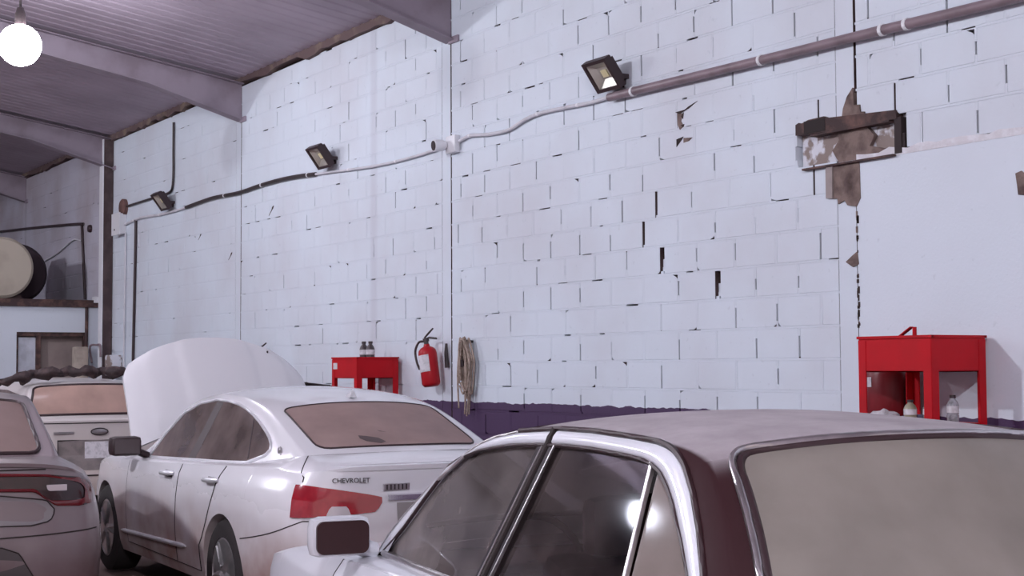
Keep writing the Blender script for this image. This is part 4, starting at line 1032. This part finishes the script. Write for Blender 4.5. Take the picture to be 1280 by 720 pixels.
ec = Vector((-1.755, W.gy(-1.755, 1.125)+.004, 1.125)); mb = MB().tube([ec+Vector((.026*math.cos(a*math.pi/8), 0, .03*math.sin(a*math.pi/8))) for a in range(16)], .005, 6, closed=True); mb.box(ec+Vector((0, .001, 0)), (.034, .006, .012), Matrix.Rotation(.5, 3, 'Y')); mb.build('side_emblem', M_brightwork, W.root)
# antenna fin
fin = MB(); tp = W.T(W.kx(-1.22), 0); fin.add([tp+Vector(p) for p in ((.10, 0, 0), (-.06, .025, 0), (-.06, -.025, 0), (-.05, 0, .055))], [(0, 1, 2), (0, 3, 1), (1, 3, 2), (0, 2, 3)]); fin.build('antenna_fin', P_white, W.root)
# dark smears wiped in the rear-window dust
tpt = lambda i, v: W.T(W.kx(i), v, .006)
M_wiped = mat('wiped_glass', (.10, .07, .07), .5)
for P in (((-1.93, .36), (-1.89, .40), (-1.85, .39), (-1.86, .33), (-1.89, .22), (-1.94, .18), (-1.96, .24)), ((-1.81, .14), (-1.79, .16), (-1.82, .08))):
    MB().add([tpt(x, v) for x, v in P], [tuple(range(len(P)))]).build('wiped_patch', M_wiped, W.root)
# raised bonnet, hinged at the cowl
HOOD_ANG = 62
hinge = Vector((W.xa+.12, 0, .95))
def hook(p): return Matrix.Rotation(math.radians(-HOOD_ANG), 3, 'Y') @ (p-hinge)+hinge+Vector((-.04, 0, .07))
def sstep(a, b, x): t = min(1, max(0, (x-a)/(b-a))); return t*t*(3-2*t)
def hood_pt(t, q):
    yw_ = lerp(.82, .77, t)-.30*max(0, t-.80)**1.5*2.2; y = q*yw_-.02
    xr_ = W.xa+.10+.16*(1-q*q); xf_ = 2.18-.20*abs(q)**2.2
    x = lerp(xr_, xf_, t)
    z = lerp(.965, .775, t**1.5)-.03*q*q-.055*abs(q)**7
    z += .016*(1-sstep(.30, .40, abs(q)-.06*t))*min(1, 6*t)+.010*(1-sstep(.74, .82, abs(q)))*min(1, 6*t)
    return Vector((x, y, z))
NT, NQ = 30, 60
top_ = [[hook(hood_pt(a/NT, -1+2*k/NQ)) for k in range(NQ+1)] for a in range(NT+1)]
bot_ = [[hook(hood_pt(a/NT, -1+2*k/NQ)-Vector((0, 0, .03))) for k in range(NQ+1)] for a in range(NT+1)]
hm = MB().grid(top_); hm.grid(bot_, True); hm.grid([top_[0], bot_[0]]); hm.grid([top_[-1], bot_[-1]]); hm.grid([[r[0] for r in top_], [r[0] for r in bot_]]); hm.grid([[r[-1] for r in top_], [r[-1] for r in bot_]])
bonnet = hm.build('bonnet', P_white, W.root, 35)
eb = MB(); eb.bx(1.05, 2.20, -.62, .62, .45, .62); eb.rbox((1.6, .0, .68), (.6, .6, .25), .04); eb.rbox((1.3, .45, .70), (.25, .2, .2), .03); eb.rbox((1.9, -.35, .68), (.2, .3, .18), .03); eb.build('engine', M_dark_metal, W.root, 40)
MB().tube([(2.0, -.55, .75), hook(Vector((2.05, -.5, .80)))], .008).build('bonnet_prop', M_dark_metal, W.root)
hl = W.patch([W.u_of_x(lerp(1.95, 2.38, k/12)) for k in range(13)], lambda u: .56, lambda u: .68, 4, .01, .03, both=True); hl.build('headlamps', M_lens, W.root, 40)
# ------------------------------------------------------------------ nearest sedan: white body, dusty black vinyl roof
P_white2 = dusty_paint('white_paint_clean', (.69, .70, .755), (.40, .30, .28), .30, .20, .80, .7, .0)
G_cv = glass_mat('side_glass_hazy', (.66, .58, .57), (.50, .44, .43), .30, .03, .35)
G_cv2 = glass_mat('side_glass_clear', (.70, .60, .59), (.42, .34, .33), .10, .03, .2)
G_cvq = glass_mat('quarter_glass', (.45, .42, .40), (.50, .42, .38), .62, .05, .2)
G_cvr = glass_mat('rear_glass_greenish', (.42, .42, .38), (.46, .41, .365), .66, .16, .2)
dlo_c = [(.807, .930), (.73, .975), (.647, 1.035), (.512, 1.156), (.376, 1.273), (.26, 1.312), (.122, 1.339), (-.139, 1.368), (-.36, 1.380), (-.55, 1.386), (-.732, 1.386), (-.944, 1.379), (-1.04, 1.373), (-1.10, 1.364), (-1.162, 1.345), (-1.22, 1.312), (-1.273, 1.274), (-1.373, 1.186), (-1.439, 1.122), (-1.50, 1.04), (-1.53, .975), (-1.535, .945), (-1.2, .942), (-.5, .938), (.016, .934), (.5, .930)]
C = Car(dict(name='sedan', label='nearest white sedan with a dusty black vinyl roof, at the lower right', pose=(-4.034, 3.209, .183),
    outline=[(-2.80, 0), (-2.79, .45), (-2.72, .78), (-2.45, .93), (-1.9, .975), (-1.2, .985), (0, .985), (1.1, .985), (1.8, .96), (2.25, .89), (2.48, .74), (2.57, .42), (2.60, 0)],
    wheels=(-1.457, 1.457), arch=.375, wr=.345, track=.85, sill=[(-2.8, .30), (-1.8, .26), (1.8, .24), (2.5, .26)], spokes=7,
    prof_r=[(.25, .06), (.45, 0), (.6, .02), (.75, .06), (.95, .09)], prof_s=[(.2, .07), (.35, .02), (.55, 0), (.70, .006), (.80, .03), (.87, .07), (.93, .125), (.99, .17)],
    prof_f=[(.25, .06), (.45, 0), (.62, .03), (.75, .09), (.9, .2)],
    E=[(-2.8, .95), (-2.4, .955), (-1.8, .95), (-1.2, .925), (.5, .905), (.9, .895), (1.3, .875), (1.8, .82), (2.2, .765), (2.6, .70)],
    K=[(.885, .905), (.80, .992), (.693, 1.07), (.582, 1.138), (.473, 1.203), (.36, 1.258), (.253, 1.314), (.14, 1.358), (.02, 1.387), (-.17, 1.412), (-.47, 1.430), (-.70, 1.432), (-.96, 1.425), (-1.13, 1.4165), (-1.27, 1.398), (-1.375, 1.360), (-1.50, 1.252), (-1.62, 1.112), (-1.73, .945)],
    belt=[(.885, .905), (.5, .922), (-.5, .930), (-1.2, .935), (-1.73, .945)], yb=.79, zb0=.96, tum=.36, plan=.022,
    bow_r=.13, bow_f=.22, bulge_r=.015, bulge_f=.045, gcr=.02,
    bow=[(-1.73, -.13), (-1.30, -.09), (-1.0, -.04), (-.2, .03), (.2, .12), (.885, .22)], crown=[(-1.73, .02), (-1.36, .05), (-.5, .052), (.1, .048), (.885, .02)],
    xh=.10, xrh=-1.335, xwb=.80, xgb=-1.69, vw=(.92, .94), vr=(.885, .88), rc=.22, gask=.012, chrome_ring=True, glass_f=G_front, glass_r=G_cvr, paint=P_white2, roof_mat=M_vinyl, side_mat=M_vinyl, dlo=dlo_c, seat_x=-.33, rear_seat_x=-1.18))
def rounded_plate(x, y, z, w_, h_, r):
    P = []
    for cx_, cz_, a0 in ((1, 1, 0), (-1, 1, 90), (-1, -1, 180), (1, -1, 270)):
        for k in range(7):
            a = math.radians(a0+15*k); P.append((y+cx_*(w_/2-r)+r*math.cos(a), z+cz_*(h_/2-r)+r*math.sin(a)))
    n = len(P); mb = MB(); mb.add([(x, p[0], p[1]) for p in P]+[(x+.02, p[0], p[1]) for p in P], [tuple(range(n)), tuple(range(2*n-1, n-1, -1))]+[(i, n+i, n+(i+1) % n, (i+1) % n) for i in range(n)]); return mb
B0, B1 = (-.20, .92), (-.372, 1.42); B2, B3 = (-.335, .92), (-.505, 1.42); V0, V1 = (-1.155, .92), (-1.085, 1.42); V2, V3 = (-1.185, .92), (-1.115, 1.42)
C.windows([clip_poly(dlo_c, B1, B0)], ['door_window'], G_cv, -.010); C.windows([clip_poly(clip_poly(dlo_c, B2, B3), V1, V0)], ['door_window'], G_cv2, -.010)
C.windows([clip_poly(dlo_c, V2, V3)], ['quarter_window'], G_cvq, -.008)
outer_c = [(.885, .905), (.80, .992), (.693, 1.07), (.582, 1.138), (.473, 1.203), (.36, 1.258), (.253, 1.314), (.14, 1.358), (.02, 1.387), (-.17, 1.412), (-.47, 1.430), (-.70, 1.432), (-.96, 1.425), (-1.10, 1.418), (-1.165, 1.408), (-1.215, 1.392), (-1.265, 1.366), (-1.342, 1.305), (-1.42, 1.225), (-1.50, 1.125), (-1.56, 1.03), (-1.60, .945)]
inner_c = dlo_c[:22]
ip = resample([(x, z, 0) for x, z in inner_c], 121); op = resample([(x, z, 0) for x, z in outer_c], 121)
M_gloss = mat('gloss_black', (.018, .013, .014), .12, coat=1)
for sg in (1, -1):
    for nm, sel in (('front_door_frame', lambda p: p.x > -.425), ('rear_door_frame', lambda p: p.x < -.445)):
        rows = []
        for a, b in zip(ip, op):
            if not sel(b): continue
            r = []
            for q, of_ in ((0, -.012), (.06, .006), (.25, .013), (.6, .014), (.88, .010), (1, -.004)):
                p = a.lerp(b, q); r.append(Vector((p.x, (C.gy(p.x, p.y)+of_)*sg, p.y)))
            rows.append(r)
        MB().grid(rows).build(nm, P_white2, C.root, 70)
    # drip rail / black edge between the frames and the vinyl
    C.line([(p.x, p.y) for p in resample([(x, z, 0) for x, z in closed_offset(outer_c+[(0, .93)], .004)[9:22]], 60)], .009, 'roof_seal', M_dark, .004, sg)
    C.line([(p.x, p.y) for p in resample([(x, z, 0) for x, z in outer_c[:10]], 50)], .006, 'roof_seal', M_brightwork, .006, sg)
    C.line([(p.x, p.y) for p in ip], .007, 'window_seal', M_dark, .004, sg)
    # centre pillar: two glossy black strips with a gap
    mid0, mid1 = (-.262, .92), (-.435, 1.42)
    pil1 = clip_poly(clip_poly(dlo_c, B0, B1), mid1, (mid0[0]+.0, mid0[1])); pil2 = clip_poly(clip_poly(dlo_c, (mid0[0]-.012, .92), (mid1[0]-.012, 1.42)), B3, B2)
    C.side(pil1, [], 'centre_pillar', M_gloss, .006, None, sg, .02); C.side(pil2, [], 'centre_pillar', M_gloss, .006, None, sg, .02)
    C.line([(-.237, .94), (-.398, 1.378)], .004, 'pillar_bead', M_brightwork, .008, sg)
    C.line([(-.325, .94), (-.485, 1.384)], .004, 'pillar_bead', M_brightwork, .008, sg)
    C.line([(-.268, .93), (-.442, 1.432)], .011, 'door_gap', M_seam, .006, sg)
    C.line([(V0[0]-.015, .94), (-1.098, 1.366)], .010, 'divider_bar', M_brightwork, .000, sg)
    C.line([(x, z-.004) for x, z in ((.80, .926), (.4, .928), (0, .932), (-.5, .937), (-1.0, .941), (-1.55, .944))], .013, 'belt_moulding', M_brightwork, .004, sg)
    C.door(-1.45 if False else (lambda q: lerp(-1.05, -1.55, max(0, (q-.3)/.7))), -.36, .32, handle=(-1.15, .80, P_white2), sg=sg)
    C.door(-.35, .92, .32, handle=(-.10, .80, P_white2), sg=sg)
    mh = MB().rbox((.835, .945*sg, .990), (.10, .235, .150), .04); mh.tube([(.84, .86*sg, .945), (.86, .80*sg, .925)], .035, 10); mh = mh.build('door_mirror', P_white2, C.root, 50)
    rounded_plate(.776, .943*sg, .990, .20, .122, .028).build('mirror_glass', mat('mirror_dark2', (.045, .022, .024), .35, spec=.15), mh, 40)
    MB().add([Vector((x, (C.gy(x, z)+.008)*sg, z)) for x, z in ((.86, .93), (.74, .93), (.70, 1.0), (.73, 1.02))], [(0, 1, 2, 3)]).build('mirror_sail', P_white2, C.root)
    tl = C.patch([C.u_of_y(lerp(.35, .80, k/12)) for k in range(13)], lambda u: .62, lambda u: .80, 5, .01, .03)
    if sg < 0: tl.v = [(x, -y, z) for x, y, z in tl.v]
    tl.build('tail_lamp', M_tail, C.root, 40)
    hl = C.patch([C.u_of_x(lerp(2.3, 2.56, k/10)) for k in range(11)], lambda u: .52, lambda u: .66, 4, .01, .03)
    if sg < 0: hl.v = [(x, -y, z) for x, y, z in hl.v]
    hl.build('headlamp', M_lens, C.root, 40)
p_ = MB().box((-.62, -.30, .93), (.02, .10, .06)); p_.build('seat_card', M_paper, C.root)
# ------------------------------------------------------------------ silver sedan at the left edge
P_silver = dusty_paint('silver_paint', (.22, .175, .185), (.085, .042, .042), .30, .45, .92, 1.15, .05)  # second tone darkens the lower panels in blotches
G_ch = glass_mat('rear_glass_grey_dust', (.2, .17, .17), (.37, .265, .245), .88, .15, .1)
dlo_h = [(.80, .98), (.55, 1.12), (.30, 1.26), (.0, 1.35), (-.4, 1.385), (-.8, 1.37), (-1.1, 1.32), (-1.35, 1.22), (-1.45, 1.12), (-1.3, 1.06), (-.5, 1.02)]
H = Car(dict(name='sedan', label='dusty silver sedan at the left edge with a full-width tail lamp', pose=(-10.71, 2.03, .17),
    outline=[(-2.46, 0), (-2.45, .40), (-2.42, .68), (-2.33, .85), (-2.12, .925), (-1.52, .95), (-.5, .93), (.6, .93), (1.53, .945), (2.05, .89), (2.35, .72), (2.48, .4), (2.52, 0)],
    wheels=(-1.52, 1.53), arch=.385, wr=.355, track=.82, sill=[(-2.5, .26), (0, .22), (2.5, .22)],
    prof_r=[(.2, .12), (.4, .02), (.56, 0), (.70, .02), (.80, .05), (.95, .06), (1.04, .07), (1.10, .09)], prof_s=[(.2, .07), (.35, .02), (.6, 0), (.8, .015), (.95, .05), (1.05, .11)], prof_f=[(.2, .08), (.5, 0), (.75, .08), (.9, .2)],
    E=[(-2.46, 1.10), (-2.42, 1.075), (-2.36, 1.045), (-2.2, 1.02), (-1.9, 1.03), (-1.2, 1.02), (.5, .97), (.9, .95), (1.6, .93), (2.2, .84), (2.52, .76)],
    K=[(1.0, .98), (.75, 1.10), (.5, 1.23), (.2, 1.36), (-.1, 1.42), (-.5, 1.445), (-.9, 1.43), (-1.15, 1.385), (-1.5, 1.27), (-1.93, 1.115)],
    belt=[(1.0, .98), (0, 1.0), (-1.2, 1.05), (-1.93, 1.115)], yb=.82, zb0=1.0, tum=.42, bow_r=.10, bow_f=.22, bulge_r=.01, bulge_f=.04, gcr=.01,
    bow=[(-1.93, -.10), (-1.2, -.04), (-.5, 0), (.2, .1), (1.0, .22)], crown=[(-1.93, .01), (-1.2, .045), (-.4, .05), (.3, .04), (1.0, .02)],
    xh=.22, xrh=-1.10, xwb=.92, xgb=-1.90, vw=(.9, .92), vr=(.88, .87), glass_f=G_front, glass_r=G_ch, paint=P_silver, dlo=dlo_h, seats=True))
H.windows([dlo_h], ['door_window'], G_side)
for sg in (1, -1):
    H.door(lambda q: lerp(-1.0, -1.3, q), -.30, .32, sg=sg); H.door(-.29, .9, .32, sg=sg)
def hrear(y, z, off): p = H.S(H.u_of_y(abs(y)), z, off); return Vector((p.x, p.y if y >= 0 else -p.y, p.z))
# full-width lamp: smoked lens with a red ring round its edge
loop = [(-.0, 1.058), (-.35, 1.053), (-.60, 1.041), (-.815, 1.016), (-.875, .985), (-.885, .945), (-.872, .868), (-.80, .858), (-.654, .866), (-.602, .899), (-.538, .945), (-.35, .952), (0, .956)]
full = [(y, z) for y, z in loop]+[(-y, z) for y, z in loop[::-1]][1:-1]
def zr(y, up):
    ups = [(-y_, z_) for y_, z_ in loop[:6]]; dns = [(-y_, z_) for y_, z_ in loop[5:]][::-1]
    return interp(ups if up else dns, abs(y))
ys = [-.884+1.768*k/80 for k in range(81)]
rows = [[hrear(y, lerp(zr(y, False), zr(y, True), t/6), .006) for t in range(7)] for y in ys]
lampb = MB().grid(rows).build('tail_lamp', M_tail_dark, H.root, 40)
ring = resample([hrear(y, z, .010) for y, z in full], 160, True)
inner = resample([hrear(y*(.95 if abs(y) > .6 else 1), lerp(z, .955 if abs(y) > .62 else 1.003, .34 if abs(y) > .6 else .34), .012) for y, z in full], 160, True)
MB().grid([ring+[ring[0]], [p.lerp(q, .5)+Vector((-.008, 0, 0)) for p, q in zip(ring+[ring[0]], inner+[inner[0]])], inner+[inner[0]]]).build('red_ring', mat('tail_ring_red', (.13, .008, .012), .2, coat=1), lampb, 60)
for sg in (1, -1):
    mb = MB(); c_ = hrear(-.66*sg, .965, .010); mb.rbox(c_, (.01, .11, .035), .004); mb.build('reverse_lens', M_lens, lampb)
# number-plate recess, bumper insert
def insert(pts, off, nm, m):
    f2 = pts+[(-y, z) for y, z in pts[::-1] if abs(y) > 1e-6]
    c_ = hrear(0, sum(z for y, z in pts)/len(pts), off); P = resample([hrear(y, z, off) for y, z in f2], 90, True); mb = MB(); mb.add([c_]+P, [(0, i+1, (i+1) % 90+1) for i in range(90)]); MBo = mb.build(nm, m, H.root, 60); MB().tube(P, .004, 6, closed=True).build('edge', M_seam, MBo, 60)
insert([(0, .935), (-.35, .932), (-.60, .900), (-.652, .842), (-.623, .785), (-.518, .764), (0, .772)], .004, 'plate_panel', mat('silver_panel', (.22, .20, .21), .4, coat=.4))
insert([(0, .66), (-.36, .655), (-.45, .62), (-.52, .50), (-.60, .36), (0, .34)], .006, 'bumper_insert', mat('grey_plastic', (.07, .058, .06), .6))
mb = MB(); rows = []
for k in range(41):
    y = lerp(-.86, .86, k/40); u = H.u_of_y(abs(y)); sn = 1 if y >= 0 else -1; e = H.E(u); fl_ = 1-abs(y/.86)**5
    rows.append([Vector((p.x, p.y*sn, p.z)) for p in (H.deckpt(u, .16)+Vector((0, 0, .002)), H.deckpt(u, .05)+Vector((0, 0, .012*fl_+.002)), e+Vector((-.02*fl_, 0, .014*fl_)), e+Vector((-.016*fl_, 0, -.008)))])
mb.grid(rows).build('boot_lip', P_silver, H.root, 50)
MB().tube([hrear(lerp(-.60, .60, k/30), 1.068, .004) for k in range(31)], .004, 5).build('boot_gap', M_seam, H.root)
MB().tube([hrear(lerp(-.93, .93, k/40), .70+.03*abs(lerp(-1, 1, k/40))**2, .002) for k in range(41)], .004, 5).build('bumper_gap', M_seam, H.root)
# ------------------------------------------------------------------ dusty crossovers in the back
def crossover(pose, label, paint, gl, z_s=1):
    dl = [(.85, 1.0), (.6, 1.16), (.3, 1.30), (0, 1.39), (-.5, 1.41), (-1.2, 1.405), (-1.8, 1.36), (-2.0, 1.15), (-1.5, 1.10), (-.5, 1.04)]
    X = Car(dict(name='crossover', label=label, pose=pose,
        outline=[(-2.40, 0), (-2.39, .4), (-2.34, .72), (-2.2, .88), (-1.9, .93), (-1.2, .94), (0, .94), (1.3, .94), (1.9, .89), (2.2, .7), (2.34, .4), (2.38, 0)],
        wheels=(-1.42, 1.42), arch=.39, wr=.36, track=.82, sill=[(-2.4, .34), (0, .28), (2.4, .30)],
        prof_r=[(.3, .06), (.5, 0), (.62, .02), (.7, .05), (.9, .06), (1.08, .06), (1.12, .05), (1.16, .07)], prof_s=[(.2, .06), (.4, .01), (.65, 0), (.85, .02), (1.0, .06), (1.1, .12)], prof_f=[(.3, .06), (.5, 0), (.8, .08), (.95, .2)],
        E=[(-2.4, 1.10), (-2.2, 1.09), (-1.5, 1.05), (.5, .99), (.9, .98), (1.6, .96), (2.1, .90), (2.38, .84)],
        K=[(1.05, 1.0), (.8, 1.12), (.5, 1.28), (.2, 1.40), (-.1, 1.455), (-.6, 1.48), (-1.3, 1.475), (-1.8, 1.455), (-1.98, 1.435), (-2.08, 1.36), (-2.17, 1.22), (-2.22, 1.115)],
        belt=[(1.05, 1.0), (0, 1.02), (-1.5, 1.08), (-2.22, 1.115)], yb=.83, zb0=1.0, tum=.28, plan=.02, bow_r=.10, bow_f=.25, bulge_r=.0, bulge_f=.05, gcr=.01,
        bow=[(-2.22, -.10), (-2.0, -.08), (-1.2, 0), (.2, .1), (1.05, .25)], crown=[(-2.22, .01), (-1.9, .045), (-.5, .05), (.3, .04), (1.05, .02)],
        xh=.2, xrh=-2.0, xwb=.95, xgb=-2.205, vw=(.9, .92), vr=(.92, .95), rc=.15, glass_f=G_front, glass_r=gl, paint=paint, dlo=dl, seats=False))
    X.windows([dl], ['side_window'], G_side)
    def rp(y, z, off): p = X.S(X.u_of_y(abs(y)), z, off); return Vector((p.x, p.y if y >= 0 else -p.y, p.z))
    X.rp = rp
    mb = MB(); mb.grid([[rp(lerp(-.42, .42, k/10), z, .003) for z in (.60, .75, .90)] for k in range(11)]); pr_ = mb.build('plate_recess', mat('grey_recess', (.24, .205, .20), .6, var=.3, scale=9), X.root); MB().tube([rp(y, z, .004) for y, z in ((-.42, .60), (-.42, .90), (.42, .90), (.42, .60))], .008, 5).build('edge', M_seam, pr_)
    mb = MB(); mb.grid([[rp(lerp(-.15, .15, k/4), z, .012) for z in (.715, .80, .885)] for k in range(5)]); npl = mb.build('number_plate', M_paper, X.root)
    mb = MB(); c0_ = rp(0, .985, .008); mb.add([c0_+Vector((-.008, 0, 0))]+[c0_+Vector((0, .085*math.cos(a), .034*math.sin(a))) for a in [2*math.pi*k/24 for k in range(24)]], [(0, k+1, (k+1) % 24+1) for k in range(24)]); bo = mb.build('oval_badge', M_brightwork, X.root, 50)
    MB().tube([c0_+Vector((-.004, .085*math.cos(a), .034*math.sin(a))) for a in [2*math.pi*k/24 for k in range(24)]], .006, 6, closed=True).build('badge_rim', M_dark_metal, bo)
    MB().rbox(rp(.36, .975, .008), (.01, .20, .028), .004).build('name_badge', M_brightwork, X.root)
    MB().tube([rp(lerp(-.7, .7, k/16), 1.075, .004) for k in range(17)], .006, 5).build('tailgate_gap', M_seam, X.root)
    MB().tube([rp(lerp(-.8, .8, k/16), .545, .004) for k in range(17)], .008, 5).build('bumper_gap', M_seam, X.root)
    for sg in (1, -1):
        tl = X.patch([lerp(X.u_of_y(.66), X.u_of_x(-2.1), k/10) for k in range(11)], lambda u: .72, lambda u: 1.04, 5, .01, .03)
        if sg < 0: tl.v = [(x, -y, z) for x, y, z in tl.v]
        tl.build('tail_lamp', M_tail_dark, X.root, 40)
    return X
P_tansilver = dusty_paint('tan_dust_paint', (.66, .62, .62), (.52, .42, .36), .45, .3, 1.5, .7, .10)
P_tan = dusty_paint('tan_paint', (.47, .37, .31), (.50, .40, .33), .6, .3, 1.7, .7, .3)
G_tan = glass_mat('rear_glass_sand', (.15, .12, .12), (.70, .47, .40), .86, .2, .25)
X1 = crossover((-17.3, 4.65, .05), 'dusty silver crossover with a sandy rear window beyond the raised bonnet', P_tansilver, G_tan)
X2 = crossover((-21.0+.05, 2.65, -math.pi/2), 'tan dusty vehicle mostly hidden behind the crossover, only its roof showing', P_tan, G_tan)
# dark crumpled tarp bundle along the crossover roof
bm = bmesh.new(); rr = random.Random(8)
mb = MB(); pts = []; rad = []
for k in range(41):
    y = lerp(.98, -.95, k/40); pts.append(Vector((-1.93+.06*math.sin(k*.9), y, 1.595-.13*(abs(y)/.95)**3+.012*math.sin(k*1.7)))); rad.append((.052+.016*math.sin(k*1.3)+rr.uniform(-.010, .010))*(1 if 2 < k < 38 else .6))
mb.tube(pts, rad, 12)
mb.v = [(x+rr.uniform(-.015, .015), y, z+rr.uniform(-.012, .012)) for x, y, z in mb.v]
tb = mb.build('tarp_bundle', mat('dark_tarp', (.035, .020, .022), .7, col2=(.09, .055, .055), scale=14), None, 80); tb.matrix_world = X1.root.matrix_basis
tag(tb, 'dark crumpled tarp bundle lying across the crossover roof', 'tarp')
